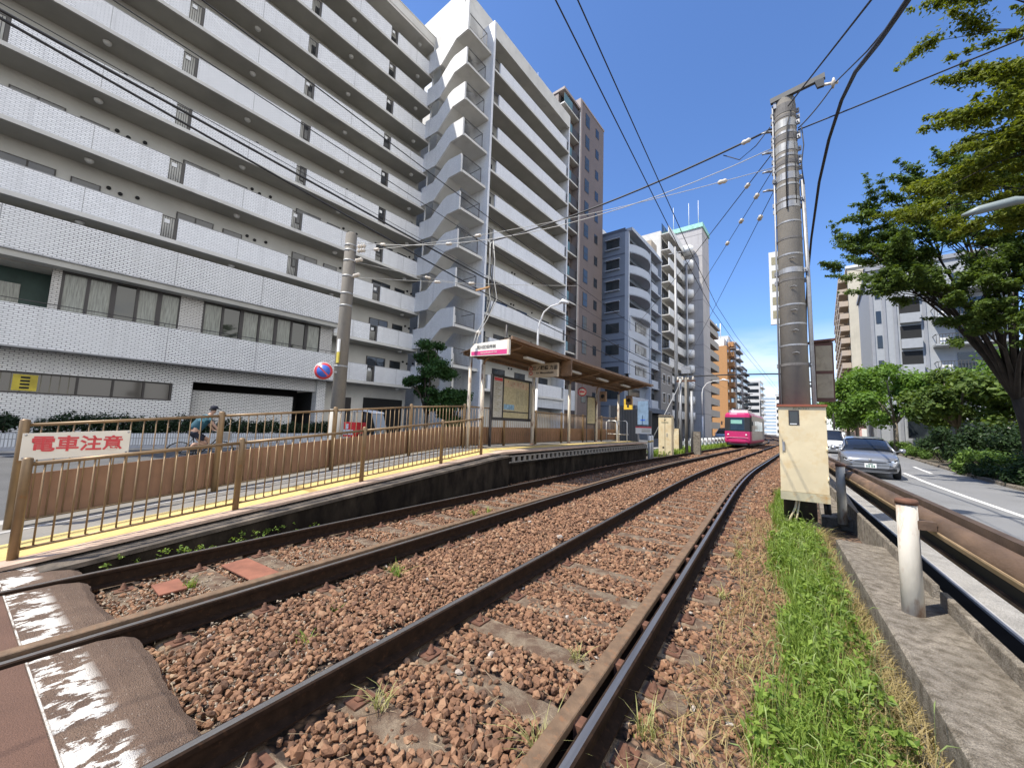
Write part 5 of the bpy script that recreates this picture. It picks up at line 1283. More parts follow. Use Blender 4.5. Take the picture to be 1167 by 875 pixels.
# ------------------------------------------------------------------ grass and weeds
m_grass = leafmat('grass_blades', (.08, .15, .02), (.30, .40, .08), .4)
m_dry = leafmat('dry_grass', (.25, .19, .08), (.45, .36, .17), .3)
def blades(name, P, H, wid, m, lean=.45, rng=RNG, parent=None):
    n = len(P); a = rng.uniform(0, 2 * PI, n); ld = np.stack([np.cos(a), np.sin(a), 0 * a], -1); sdv = np.stack([-np.sin(a), np.cos(a), 0 * a], -1)
    Ln = np.abs(rng.normal(lean, lean * .5, n))[:, None] * H[:, None]; up_ = np.array([0, 0, 1.])
    w = wid * rng.uniform(.6, 1.3, n)[:, None]
    p0 = P; p1 = P + up_ * H[:, None] * .45 + ld * Ln * .22; p2 = P + up_ * H[:, None] * .8 + ld * Ln * .62; p3 = P + up_ * H[:, None] * .92 + ld * Ln * 1.1
    v = np.stack([p0 - sdv * w, p0 + sdv * w, p1 - sdv * w, p1 + sdv * w, p2 - sdv * w * .7, p2 + sdv * w * .7, p3 - sdv * w * .1, p3 + sdv * w * .1], 1)
    f = np.array([(0, 1, 3, 2), (2, 3, 5, 4), (4, 5, 7, 6)])[None] + (np.arange(n) * 8)[:, None, None]
    col = np.repeat(np.clip(rng.normal(.5, .22, n), 0, 1), 3)
    return npmesh(name, v.reshape(-1, 3), f.reshape(-1, 4), m, parent, col)
def gpos(n, x0, x1, y0, y1, z, e=1.):
    Y = y0 + (y1 - y0) * RNG.random(n) ** e; u = RNG.random(n); sh_ = .10 * np.sin(Y * 1.7) + .06 * np.sin(Y * 4.1)
    X = x0 + sh_ + (x1 - x0 - sh_) * u; return np.stack([X, Y, np.full(n, z)], -1)
P = gpos(36000, -.02, .58, .8, 13, -.21, 1.4)
clump = (np.sin(P[:, 0] * 9 + P[:, 1] * 3) + np.sin(P[:, 1] * 5.3 - P[:, 0] * 4)) * .25 + .6
edge = np.clip((P[:, 0] + .2) / .35, .35, 1) * np.clip((.72 - P[:, 0]) / .3, .4, 1)
edge = edge * np.where(P[:, 1] < 4.2, np.clip((.52 + .08 * np.sin(P[:, 1] * 6) - P[:, 0]) / .16, .12, 1), 1)
k = RNG.random(len(P)) < clump * edge + .04; P = P[k]; e_ = edge[k]
stuff(blades('grass', P, RNG.uniform(.06, .30, len(P)) * (.5 + .5 * e_), .0033, m_grass), 'bright green weeds and grass along the foot of the kerb')
P = gpos(7500, .34, .70, 1.7, 8.5, -.21, 1.5); stuff(blades('dry_grass', P, RNG.uniform(.04, .20, len(P)), .0026, m_dry, 1.1), 'dry yellow grass against the kerb')
P = gpos(2200, -.45, .1, 1.6, 9, -.2, 1.2); stuff(blades('dry_grass', P, RNG.uniform(.04, .13, len(P)), .0025, m_dry, 1.2), 'thin dry grass on the ballast edge')
# broad leaved weeds and foxtail heads among the grass
Pw = gpos(900, .02, .55, 1.7, 9, -.21, 1.3); Pw[:, 2] += RNG.uniform(.05, .24, len(Pw))
stuff(leaves('weed_leaves', Pw, np.full(len(Pw), .05), 9000, .024, m_grass, None, flat=.7, shell=.2, aspect=.45), 'broad leaved weeds in the grass strip')
q = MB(); rs = random.Random(8)
for i in range(200):
    x, y = rs.uniform(-.1, .62), 1.7 + 8 * rs.random() ** 1.5; h = rs.uniform(.25, .42); a_ = rs.uniform(0, 6.28); dx, dy = math.cos(a_) * .05, math.sin(a_) * .05
    q.tube([(x, y, -.2), (x + dx * .5, y + dy * .5, -.2 + h * .6), (x + dx, y + dy, -.2 + h)], .0012, 3, cap=False)
    q.tube([(x + dx, y + dy, -.2 + h), (x + dx * 1.5, y + dy * 1.5, -.2 + h + .03), (x + dx * 2.3, y + dy * 2.3, -.2 + h + .035)], [.0015, .0038, .001], 5, cap=False)
stuff(q.build('foxtails', mat('foxtail', (.20, .25, .08), .9, var=.25)), 'foxtail grass heads above the weeds')
# tufts between the rails
tufts = [(-1.02, 1.86, .2, 46, 1), (-.62, 2.35, .14, 30, 1), (-.55, 1.9, .13, 26, 1), (-1.95, 1.62, .14, 22, 1), (-4.66, 1.5, .10, 50, 0), (-3.35, 2.9, .14, 40, 0), (-3.5, 3.0, .10, 22, 0), (-2.9, 1.7, .1, 20, 0), (-4.55, 5.6, .13, 34, 0), (-4.4, 5.9, .12, 24, 0), (-.45, 4.6, .12, 26, 1), (-.4, 6.2, .12, 26, 0), (-3.2, 2.1, .07, 18, 0), (-1.2, 2.75, .1, 24, 1), (-.2, 3.4, .10, 20, 1)]
m_tuft = leafmat('tuft_blades', (.22, .24, .08), (.48, .44, .2), .35)
for i, (x, y, h, n, kind) in enumerate(tufts):
    P = np.stack([x + RNG.normal(0, .025, n), y + RNG.normal(0, .025, n), np.full(n, -.19)], -1)
    o = blades('grass_tuft', P, RNG.uniform(.5, 1.1, n) * h, .0032, m_tuft if kind else m_grass, .8)
    tag(o, ('yellowing grass tuft growing between stones of the right track' if kind else 'small green weed growing between stones of the left track'), 'weed', 'yellow tufts on the right track' if kind else 'green weeds on the left track')
Pw = np.stack([RNG.uniform(-5.75, -5.35, 60), 1.0 + RNG.random(60) * 2.2, RNG.uniform(-.16, .0, 60)], -1)
stuff(leaves('weed_leaves', Pw, np.full(60, .05), 900, .016, m_grass, None, shell=.2), 'weeds between the platform wall and the rail')
# far grass on the left beyond the platform
P = np.concatenate([np.stack([RNG.uniform(-6.9, -5.75, 6000) + cxv(Y_), Y_, np.full(6000, -.25)], -1) for Y_ in [RNG.uniform(24.2, 52, 6000)]])
stuff(blades('grass', P, RNG.uniform(.2, .55, len(P)), .02, m_grass), 'strip of grass between the street fence and the tracks')

# ------------------------------------------------------------------ trees, shrubs and hedge on the right
m_trunk_dk = mat('dark_trunk', (.035, .028, .022), .9, var=.4, sc=5, bump=.6, bsc=22, stretch=(1, 1, .3))
def big_tree(name, label, base, spots, trunkpts, tr, nleaf, lsize, m, seed, rad, group=None):
    r_ = random.Random(seed); rng = np.random.default_rng(seed)
    t = thing(name, label, 'tree', base, 0, group)
    q = MB(); k = len(trunkpts); q.tube(trunkpts, [tr * (1 - .38 * i / (k - 1)) for i in range(k)], 12); fork = Vector(trunkpts[-1]); q.build('trunk', m_trunk_dk, t)
    C = []; R = []
    for (p, nr_, sp_) in spots:
        p = Vector(p); q = MB(); mid = fork.lerp(p, .45) + Vector((r_.uniform(-.2, .2), r_.uniform(-.2, .2), .08 * (p - fork).length))
        q.tube([tuple(fork - Vector((0, 0, .25))), tuple(fork.lerp(mid, .5) + Vector((0, 0, .05))), tuple(mid), tuple(p)], [tr * .42, tr * .28, tr * .17, tr * .05], 8)
        for i in range(nr_):
            d = Vector((r_.gauss(0, 1), r_.gauss(0, 1), r_.gauss(0, .55))); c = p + d * sp_
            o_ = (c - fork); o_.z *= .35; o_ = (o_.normalized() + Vector((r_.gauss(0, .45), r_.gauss(0, .45), r_.gauss(.05, .3)))).normalized()
            L_ = r_.uniform(.5, 1.25)
            for j in range(5):      # leafy sprays along every twig
                u_ = j / 4; C.append(tuple(c + o_ * L_ * u_ + Vector((0, 0, -.12 * u_ * u_)))); R.append(rad * r_.uniform(.5, .95) * (1 - .62 * u_))
            q.tube([tuple(c), tuple(c + o_ * L_ * .6), tuple(c + o_ * L_ * 1.05 + Vector((0, 0, -.1)))], [tr * .022, tr * .015, tr * .006], 4)
            st_ = mid.lerp(p, r_.uniform(.2, .95)); q.tube([tuple(st_), tuple(st_.lerp(c, .5) + Vector((0, 0, .12))), tuple(c)], [tr * .09, tr * .06, tr * .02], 5)
        q.build('branch', m_trunk_dk, t)
    leaves('crown', C, R, nleaf, lsize, m, t, flat=.6, shell=.1, rng=rng, aspect=.46)
    return t
B1 = Vector((7.6, 21.5, 0))
sp1 = [((-4.3, -2.4, 8.5), 9, .5), ((-4.0, -2.2, 9.4), 8, .5), ((-3.9, -2.4, 7.7), 9, .5), ((-3.3, -2.6, 10.1), 10, .55), ((-3.2, -2.3, 8.5), 11, .6), ((-3.1, -2.5, 6.9), 11, .5), ((-2.3, -3, 10.4), 11, .6), ((-2.2, -2.9, 8.7), 12, .65), ((-2.3, -2.8, 6.7), 11, .6), ((-2.0, -2.8, 5.5), 8, .45), ((-1.2, -3, 10.2), 11, .7), ((-1.1, -3, 7.9), 12, .7), ((-1.2, -2.8, 5.9), 11, .6), ((-.2, -3, 9.2), 11, .8), ((-.2, -3, 6.6), 11, .7), ((1.2, -2.5, 7.8), 12, .9), ((1.6, -2, 5.6), 10, .7), ((.8, 2, 9), 9, 1.0), ((-2.2, 2.2, 9.2), 9, .9), ((3.0, -1.2, 7), 10, 1.0), ((-.9, -3.4, 5.0), 9, .5), ((.2, -3.4, 5.3), 10, .55), ((.6, -3.3, 6.5), 10, .6), ((-1.6, -3.3, 6.6), 10, .5), ((1.3, -3.2, 6.0), 10, .6)]
big_tree('street_tree', 'large spreading street tree with a dark forked trunk leaning over the road', B1, sp1, [(0, 0, -.3), (.0, -.05, .8), (-.1, -.1, 2.0), (-.3, -.15, 3.2)], .25, 125000, .060, m_tree_olive, 11, .42)
B2 = Vector((7.2, 11.4, 0))
sp2_ = [((-2.7, .2, 7.6), 11, .5), ((-2.4, 1.0, 9.3), 11, .6), ((-2.0, .4, 6.2), 12, .5), ((-2.4, 1.0, 11.4), 9, .6), ((-1.6, .2, 8.4), 15, .8), ((-1.4, -.2, 6.6), 14, .7), ((-.5, 1, 11.4), 14, 1.0), ((-1.0, 1.5, 9.9), 13, .9), ((.8, -1, 8), 13, 1.0), ((-2.5, 2.5, 7.4), 10, .7)]
big_tree('street_tree', 'yellow green tree filling the upper right edge, nearer than the dark trunk', B2, sp2_, [(0, 0, -.3), (.05, 0, 1.5), (0, 0, 3.0), (-.2, .1, 4.4)], .2, 110000, .046, m_tree_yel, 12, .42)
mids = [((9.0, 46.5, 0), 7.6, (0, 0, 5.2, 3.1, 3.0, 2.5), 'round bright green tree behind the silver car, right of the first', m_tree_md, 21),
        ((7.6, 54.5, 0), 8.6, (-.4, 0, 5.6, 3.0, 3.2, 2.9), 'bright green tree nearest the thick pole in the row along the pavement', m_tree_md, 22),
        ((11.2, 41.0, 0), 6.6, (.3, 0, 4.6, 3.1, 3.0, 2.3), 'olive green tree right of the bright ones, left of the dark trunk', m_tree_olive, 23),
        ((12.6, 36.0, 0), 6.0, (.4, 0, 4.0, 2.8, 2.8, 2.2), 'low olive tree directly left of the dark forked trunk', m_tree_olive, 24),
        ((8.6, 68.0, 0), 8.0, (0, 0, 5.2, 3, 3, 2.8), 'far green tree over the white van', m_tree_md, 25),
        ((15.5, 42.0, 0), 8.0, (0, 0, 5, 3.5, 3, 3), 'green tree behind the dark forked trunk at the right edge', m_tree_md, 26)]
for (b_, h, cr, lab, m, sd_) in mids:
    tree('pavement_tree', lab, b_, h, cr, 26, 11000, .17, m, bark=m_bark_l, tr=.19, seed=sd_, csize=.42, limbs=7, start=.36, flat=.75, group='trees along the right pavement')
def shrub(label, base, r, h, n, size, m, seed, aspect=.5):
    r_ = random.Random(seed); t = thing('shrub', label, 'shrub', base, 0, 'shrubs on the right verge')
    C = [(r_.uniform(-r, r), r_.uniform(-r, r), h * r_.uniform(.25, .75)) for _ in range(14)]; R = [min(r, h) * r_.uniform(.3, .5) for _ in C]
    q = MB()
    for c in C: q.tube([(c[0] * .3, c[1] * .3, -.1), (c[0] * .7, c[1] * .7, c[2] * .6), c], [.025, .018, .006], 5)
    stuff(q.build('stems', m_bark, t)); leaves('foliage', C, R, n, size, m, t, flat=.9, shell=.2, rng=np.random.default_rng(seed), aspect=aspect)
m_shr_dk = leafmat('dark_shrub_leaves', (.012, .028, .010), (.04, .075, .02)); m_shr = leafmat('shrub_leaves', (.05, .10, .02), (.16, .25, .05), .3)
def vx(y): return 6.35 + rx(y)
for i, (y, dx, r, h, m, lab) in enumerate(((31.0, 1.3, 1.4, 2.6, m_shr_dk, 'big dark rounded shrub left of the forked trunk'), (28.0, 1.6, 1.3, 2.3, m_shr_dk, 'dark shrub between the big dark one and the trunk'), (34.5, 1.2, 1.2, 2.0, m_shr_dk, 'dark shrub at the left end of the dark group'),
      (25.2, .9, .9, 1.1, m_shr, 'bright leafy shrub spilling over the kerb near the trunk'), (23.4, 1.6, 1.2, 1.0, m_shr_dk, 'low dark shrub at the right edge under the trunk'), (38.5, .8, .8, .9, m_shr, 'light green shrub in the middle of the verge'), (46, .9, .9, 1.2, m_shr, 'light green bush by the trunk of the round tree'), (42, .6, .6, .7, m_shr, 'small low green plant by the kerb'), (20.8, 1.0, .9, .8, m_shr_dk, 'low dark plant at the extreme right beside the kerb'), (52, .8, .8, 1.1, m_shr, 'low bush far along the verge behind the car'))):
    shrub(lab, (vx(y) + dx, y, 0), r, h, 5200 if h > 1.5 else 2600, .085 if h > 1.5 else .07, m, 40 + i)
hedge('hedge', 'low brown green hedge along the kerb at the right edge', 'hedge', (vx(21), 21, 0), .1, .9, -3, 5.5, 0, .45, 5000, .05, m_shr_dk)
# ------------------------------------------------------------------ buildings on the right
m_beige = tilemat('cream_tile', (.52, .47, .36), (.5, .45, .35), 1.1, .75, .02, .6, off=0, var=.03); m_bal = mat('tan_balcony', (.42, .34, .26), .75, var=.06)
r1 = thing('cream_apartment_tower', 'tall cream tiled apartment tower with rows of tan balconies', 'apartment building', (16.2, 118.0, 0), -math.radians(5)); H1 = 41
MB().box(0, 12, 0, 60, -.3, H1).build('wall', m_beige, r1)
MB().box(-.3, 12.2, -.3, 60, H1, H1 + .6).build('roof_edge', m_white, r1)
for k in range(13):
    z = 2.2 + k * 3.0
    for u in (1.2, 8.2, 15.2, 22.2, 29.2, 36.2, 43.2):
        if k == 0 and u == 1.2: bal = MB().box(-1.7, -.05, 0, 6.2, 0, .15).box(-1.7, -1.55, 0, 6.2, .15, 1.25).box(-1.55, -.05, 0, .12, .15, 1.25).build('balcony', m_bal, r1); o = bal; bd = MB().box(-.08, -.01, .5, 5.6, .2, 2.4).build('balcony_door', m_glass, r1); o2 = bd
        else: o = sub(bal, r1); o2 = sub(bd, r1)
        o.location = (0, u, z); o2.location = (0, u, z)
    f = MB().box(2.8, 4.6, -.06, -.01, z + .7, z + 2.1).build('window', m_wintrim, r1); MB().box(2.9, 4.5, -.07, -.0601, z + .8, z + 2.0).build('pane', m_glass, f)
    MB().box(5.6, 7.4, -1.2, -.02, z, z + 1.2).build('front_balcony', m_white, r1); MB().box(5.8, 7.2, -.06, -.02, z + 1.2, z + 2.6).build('window', m_glass, r1)
m_g1 = mat('pale_grey_render', (.33, .345, .36), .75, var=.05); m_g2 = mat('grey_stripe', (.26, .27, .29), .7, var=.05)
r2 = thing('grey_apartment_building', 'pale grey apartment building with open balconies behind the street trees', 'apartment building', (10.4, 62.0, 0), -math.radians(5)); H2 = 21.5
MB().box(0, 11, 0, 16, -.3, H2).build('wall', m_g1, r2); MB().box(-.2, 11.2, -.2, 16.2, H2, H2 + .5).build('roof_edge', m_g2, r2)
for x in (.02, 1.1, 2.0, 4.4): MB().box(x, x + .28, -.1, -.005, -.2, H2).build('pilaster', m_g2, r2)
for k in range(6):
    z = 2.6 + k * 3.0
    MB().box(5.0, 10.6, -1.5, -.02, z - .1, z + .12).build('balcony_slab', m_g1, r2)
    q = MB().box(5.0, 10.6, -1.5, -1.44, z + 1.1, z + 1.16)
    for i in range(24): q.box(5.05 + i * .24, 5.09 + i * .24, -1.49, -1.45, z + .12, z + 1.1)
    q.box(5.0, 5.06, -1.5, -.02, z + 1.1, z + 1.16).box(10.54, 10.6, -1.5, -.02, z + 1.1, z + 1.16); q.build('balcony_railing', m_rl, r2)
    MB().box(6.8, 9.4, -.06, -.01, z + .1, z + 2.2).build('balcony_door', m_glass, r2)
    MB().box(5.4, 6.2, -1.1, -.7, z + .12, z + .8).build('air_conditioner', m_white, r2)
    MB().box(2.5, 4.2, -.5, -.02, z, z + 1.1).build('stair_parapet', m_g1, r2); MB().box(2.5, 4.2, -.05, -.015, z + 1.1, z + 2.7).build('stair_opening', m_dark, r2)
    MB().box(.5, .95, -.05, -.01, z + .3, z + 1.8).build('window', m_glass, r2)
MB().box(4.8, 10.8, -.06, -.012, .0, 2.3).build('garage_door', m_dark, r2)
block('low_building', 'dark fronted low building behind the tree trunks', 12.5, 57, -9, 5, 4.2, m_g1, 1, rz=-math.radians(5))
wl3 = thing('garden_wall', 'white rendered garden wall with a dark gate behind the pavement trees', 'wall', (14.0, 47.0, 0), -math.radians(8))
MB().box(0, 12, 0, .25, -.2, 2.6).build('wall', m_white, wl3); MB().box(2.2, 4.0, -.03, -.005, 0, 2.2).build('gate', m_wintrim, wl3)
pk = thing('pink_shop', 'small pink and white shop front behind the row of trunks', 'shop', (10.6, 76.0, 0), -math.radians(5))
MB().box(0, 6, 0, 6, -.2, 5.5).build('wall', mat('pink_render', (.55, .33, .30), .7, var=.1), pk); MB().box(.5, 2.4, -.05, -.01, .2, 2.4).build('door', m_white, pk); MB().box(3, 5.4, -.05, -.01, .8, 2.6).build('window', m_glass, pk); MB().box(.2, 5.8, -.3, -.01, 3.0, 3.6).build('fascia', m_white, pk)
# street lamp over the road on the right: arm reaching in from the verge
rl3 = thing('road_lamp', 'grey road lamp reaching out through the tree crown at the upper right', 'street lamp', (7.0, 9.6, 0))
MB().lathe([(.1, 0), (.08, 3), (.06, 5.0)], n=10).build('pole', m_steel, rl3)
MB().tube([(0, 0, 5.0), (-.2, 0, 5.25), (-.8, .02, 5.38), (-3.3, .1, 5.42)], [.05, .045, .04, .03], 8).build('arm', m_steel, rl3)
MB().tube([(-3.2, .1, 5.44), (-3.5, .1, 5.50), (-3.9, .12, 5.46), (-4.1, .12, 5.42)], [.03, .075, .075, .02], 10).build('lamp_head', mat('lamp_housing', (.20, .235, .225), .4, var=.05), rl3)
# white vertical shop sign far along the pavement
vs_ = thing('vertical_sign', 'tall white vertical sign seen just left of the thick pole', 'sign', (.55, 33.0, 0))
MB().lathe([(.09, 0), (.07, 14)], (.15, 0, -.1), 8).build('pole', m_steel, vs_); MB().box(-.35, .35, -.1, .1, 9.2, 14.6).build('board', m_white, vs_)
for i in range(5): MB().box(-.2, .2, -.106, -.1, 9.6 + i, 10.2 + i).build('mark', m_ink2, vs_)
# ------------------------------------------------------------------ wires
def sag(a, b, s, n=14):
    a, b = Vector(a), Vector(b)
    return [tuple(a.lerp(b, i / n) - Vector((0, 0, s * 4 * (i / n) * (1 - i / n)))) for i in range(n + 1)]
def wire(label, pts, r, m=None, group=None, n=5):
    o = MB().tube(pts, r, n).build('wire', m or m_wire); return tag(o, label, 'wire', group)
def cw(X, z, y0, y1): return [(X + cx(y), y, z) for y in np.linspace(y0, y1, 30)]
wire('left one of the two contact wires rising steeply through the sky', cw(-1.565, 5.45, -6, 140), .0075)
wire('right one of the two contact wires rising steeply through the sky', cw(-1.45, 5.62, -6, 140), .0075)
wire('contact wire of the left track crossing the apartment facade', cw(-4.5, 5.5, -8, 140), .0075)
wire('thin upper wire of the left track crossing the apartment facade', cw(-4.8, 5.15, -8, 40), .006)
cA = [(-9.5 + cx(y) * .9, y, 7.40 - .0098 * (y - 3) - .00006 * y * y) for y in np.linspace(-9, 60, 40)]
wire('upper thick black cable running along the apartment facade', cA, .028)
cB = [(-9.5 + cx(y) * .9, y, 7.13 - .055 * (y - 3) + .0006 * (y - 3) ** 2) for y in np.linspace(-9, 46, 40)]
wire('lower thick black cable running along the apartment facade', cB, .024)
wire('thin messenger line wound close above the thick upper cable', [(-9.48 + cx(y) * .9, y, 7.50 - .0098 * (y - 3)) for y in np.linspace(-9, 60, 40)], .008)
for y in np.arange(-2, 34, 2.2):
    pass
BPx, BPy = BP.x, BP.y
Lp = Vector((-9.65, 6.1, 0))
def ins_string(label, a, b, ts, r=.045, group=None):
    """porcelain insulators threaded on a span wire"""
    a, b = Vector(a), Vector(b)
    for i, t_ in enumerate(ts):
        p = a.lerp(b, t_); d = (b - a).normalized(); q = MB()
        q.tube([tuple(p - d * .09), tuple(p - d * .05), tuple(p), tuple(p + d * .05), tuple(p + d * .09)], [.02, r, r * .8, r, .02], 8)
        tag(q.build('insulator', m_porcelain), label, 'insulator', group or label)
S = [((BPx - .22, BPy, 7.62), (-7.3, 9.3, 7.25), .22, .022, m_wire, 'thick twisted span cable from the thick pole to the shelter roof'),
     ((BPx - .22, BPy, 7.20), (-9.6, 6.1, 6.42), .75, .009, m_wire_l, 'pale span wire from the thick pole to the top of the left pole'),
     ((BPx - .22, BPy, 7.10), (-8.6, 30, 9.5), .12, .010, m_wire, 'dark span wire from the thick pole towards the blue grey building'),
     ((BPx - .22, BPy, 6.78), (-9.6, 6.1, 6.15), .25, .007, m_wire_l, 'second pale span wire ending lower on the left pole'),
     ((BPx - .22, BPy, 6.75), (-4.9, 24.0, 7.2), .08, .007, m_wire, 'thin span wire with two insulators from the thick pole'),
     ((BPx - .22, BPy, 6.30), (-4.9, 28.3, 5.75), .05, .007, m_wire, 'lowest thin span wire from the thick pole to the twin poles'),
     ((-9.6, 6.1, 5.85), (-7.3, 9.4, 5.7), .03, .006, m_wire_l, 'short pale wire from the left pole above the shelter sign'),
     ((-9.6, 6.1, 5.40), (-4.6, 10.2, 5.6), .05, .006, m_wire_l, 'lowest pale wire from the left pole towards the contact wire')]
for (a_, b_, s_, r_, m_, lab) in S: wire(lab, sag(a_, b_, s_), r_, m_)
def on(i, t): a_, b_, s_ = S[i][:3]; v = Vector(a_).lerp(Vector(b_), t); v.z -= s_ * 4 * t * (1 - t); return v
for i, t0, k in ((0, .05, 2), (2, .045, 1), (3, .08, 1), (4, .05, 1), (4, .12, 1), (4, .20, 1), (5, .04, 1)):
    p = on(i, t0); q_ = on(i, t0 + .02); ins_string('porcelain insulator on a span wire just left of the thick pole', p, q_, [.5], .05)
for i, t0 in ((1, .90), (1, .70), (3, .92), (3, .62), (6, .5), (7, .35), (7, .5)):
    p = on(i, t0); q_ = on(i, t0 + .02); ins_string('porcelain insulator on a wire above the platform shelter', p, q_, [.5], .045)
# drop cables above the shelter sign
dc = thing('drop_cables', 'bundle of pale cables dropping from the span cable onto the shelter roof', 'cables', (-7.3, 9.3, 0))
for i, (dx, dy) in enumerate(((0, 0), (.07, .03), (.14, -.03), (-.05, .05))):
    MB().tube([(dx, dy, 7.22), (dx * 1.5 + .02, dy, 6.6), (dx + .05 * i, dy, 5.9), (dx * 2 + .10, dy, 5.3), (dx - .1, dy, 4.7), (dx - .25, dy - .2, 4.2), (dx - .1, dy - .5, 3.82)], .014, 6).build('cable', m_wire_l if i % 2 == 0 else m_wire, dc)
MB().lathe([(.05, 0), (.09, .05), (.06, .1), (.02, .14)], (-.2, -.15, 4.2), 10).build('insulator', m_porcelain, dc)
MB().bar((-.5, 0, 5.72), (.05, 0, 5.74), .05).build('wooden_bar', mat('orange_wood', (.45, .25, .1), .7), dc)
la = thing('roof_arrester', 'dark stacked insulator standing on the shelter roof beside the drop cables', 'insulator', (-6.75, 9.6, 3.78))
q = MB()
for i in range(4): q.lathe([(.035, i * .1), (.07, i * .1 + .03), (.035, i * .1 + .07)], n=10)
q.tube([(0, 0, 0), (0, 0, .75)], .03, 8); q.build('stack', m_rl, la)
# right hand cables
thick = [(1.25, -2.0, 3.2), (1.23, 1.5, 4.2), (1.22, 4.85, 5.73), (1.2, 5.88, 6.22), (1.15, 7.92, 7.15), (1.10, 8.9, 7.25), (1.16, 13.95, 7.31), (1.48, 19.95, 7.91), (2.4, 30, 9)]
thick = [(1.24, 1.2, 4.5), (1.23, 3.0, 5.05), (1.22, 4.85, 5.73), (1.2, 5.88, 6.22), (1.19, 7.1, 6.88), (1.19, 8.3, 7.35), (1.17, 9.8, 7.62), (1.15, 11.5, 7.65), (1.19, 14.45, 7.45), (1.2, 16.3, 6.85), (1.3, 19, 6.4), (2, 30, 5.9)]
wire('thickest black cable sweeping down past the right side of the thick pole', thick, .03, n=8)
wire('thin black wire above the thickest cable at the upper right', [(1.45, 1.0, 4.6), (1.38, 4.8, 5.85), (1.27, 6.8, 6.9), (1.16, 8.6, 7.95)], .012)
wire('wire slanting from the thick pole up to the upper right corner', sag((BPx + .2, BPy, 7.42), (9.5, 8.3, 8.25), .05), .014)
wire('thin wire joining the pole to the crossarm insulator', sag((BPx + .2, BPy - .05, 7.42), (BPx + .76, BPy - .26, 7.95), .05), .012)
wire('thin twisted wire rising from the pole top to the upper edge', sag((BPx + .05, BPy - .2, 7.85), (1.1, 3.6, 5.22), .0), .012)
wire('short looped wire hanging down the right side of the thick pole', [(BPx + .25, BPy - .1, 7.4), (BPx + .27, BPy - .12, 7.0), (BPx + .22, BPy - .12, 6.6), (BPx + .25, BPy - .12, 6.2)], .010)
wire('short looped wire hanging left of the pole under the crossarm', [(BPx - .25, BPy - .1, 7.6), (BPx - .5, BPy - .02, 7.35), (BPx - .8, BPy + .05, 7.2), (BPx - 1.1, BPy + .1, 7.45)], .010)
# span wire arm over the tracks far ahead
wire('dark horizontal span bar from the twin poles to the right of the tracks', [(-4.8, 28.3, 5.05), (-2, 28.6, 5.12), (.2, 29, 5.12), (1.7, 29.4, 5.1)], .045)
wire('thin span wire over the tracks far behind the tram', sag((-3.6, 62, 5.9), (6.4, 62, 5.9), .1), .025)
for (x, y, h, lab) in ((1.75, 29.5, 5.6, 'slim pole holding the right end of the far span bar'), (-3.9, 62, 7, 'slim track pole behind the tram'), (6.5, 62, 7, 'slim track pole on the right behind the cabinet'), (-1.6, 92, 8, 'far slim track pole right of the tram'), (2.0, 120, 8, 'farthest slim track pole on the line')):
    p_ = thing('track_pole', lab, 'pole', (x, y, -.3)); MB().lathe([(.12, 0), (.09, h)], n=8).build('shaft', m_rl, p_); MB().bar((-.8, 0, h - .7), (.8, 0, h - .7), .08).build('crossarm', m_rl, p_)

# ------------------------------------------------------------------ tram
m_tpink = mat('tram_pink', (.45, .02, .115), .3, var=.05, sc=1); m_tside = mat('tram_side', (.42, .37, .32), .35, var=.08, sc=2); m_tdark = mat('tram_dark', (.02, .02, .022), .5)
ty = 41.6; tr_ = thing('tram', 'pink fronted single tram car coming along the left track', 'tram', (-4.5025 + cx(ty), ty, 0), -math.radians(4.0))
L_, hw = 12.6, 1.09
def plan(w, z, b):   # rounded front plan of half width w
    return [(-w, L_, z), (-w, .5 + b, z), (-w * .93, .17 + b, z), (-w * .6, .04 + b, z), (0, 0 + b, z), (w * .6, .04 + b, z), (w * .93, .17 + b, z), (w, .5 + b, z), (w, L_, z)]
def loft(rows, name, m, parent, close=True):
    q = MB(); n = len(rows[0]); vs = [p for r in rows for p in r]; fs = []
    for i in range(len(rows) - 1):
        for j in range(n if close else n - 1): k = (j + 1) % n; fs.append((i * n + j, i * n + k, (i + 1) * n + k, (i + 1) * n + j))
    fs += [tuple(range(n)), tuple((len(rows) - 1) * n + j for j in range(n))] if close else []
    return q.add(vs, fs).build(name, m, parent)
loft([plan(hw * .97, .35, .06), plan(hw, .5, .0), plan(hw, 1.45, .05)], 'lower_body', m_tpink, tr_)
loft([plan(hw, 1.452, .05), plan(hw * .99, 2.75, .18)], 'window_belt', m_tdark, tr_)
loft([plan(hw * .99, 2.752, .18), plan(hw * .97, 3.0, .22), plan(hw * .86, 3.18, .35)], 'roof', m_tpink, tr_)
loft([[(x * .93, y - .012, z) for (x, y, z) in plan(hw * .9, 1.55, .04)[2:7]], [(x * .92, y - .012, z) for (x, y, z) in plan(hw * .9, 2.68, .165)[2:7]]], 'windscreen', glassmat('windscreen_glass', (.008, .014, .014), .12), tr_, False)
MB().box(-.5, .42, .085, .105, 2.15, 2.5).build('destination_display', mat('display_pale', (.25, .5, .42), .4, var=.05), tr_)
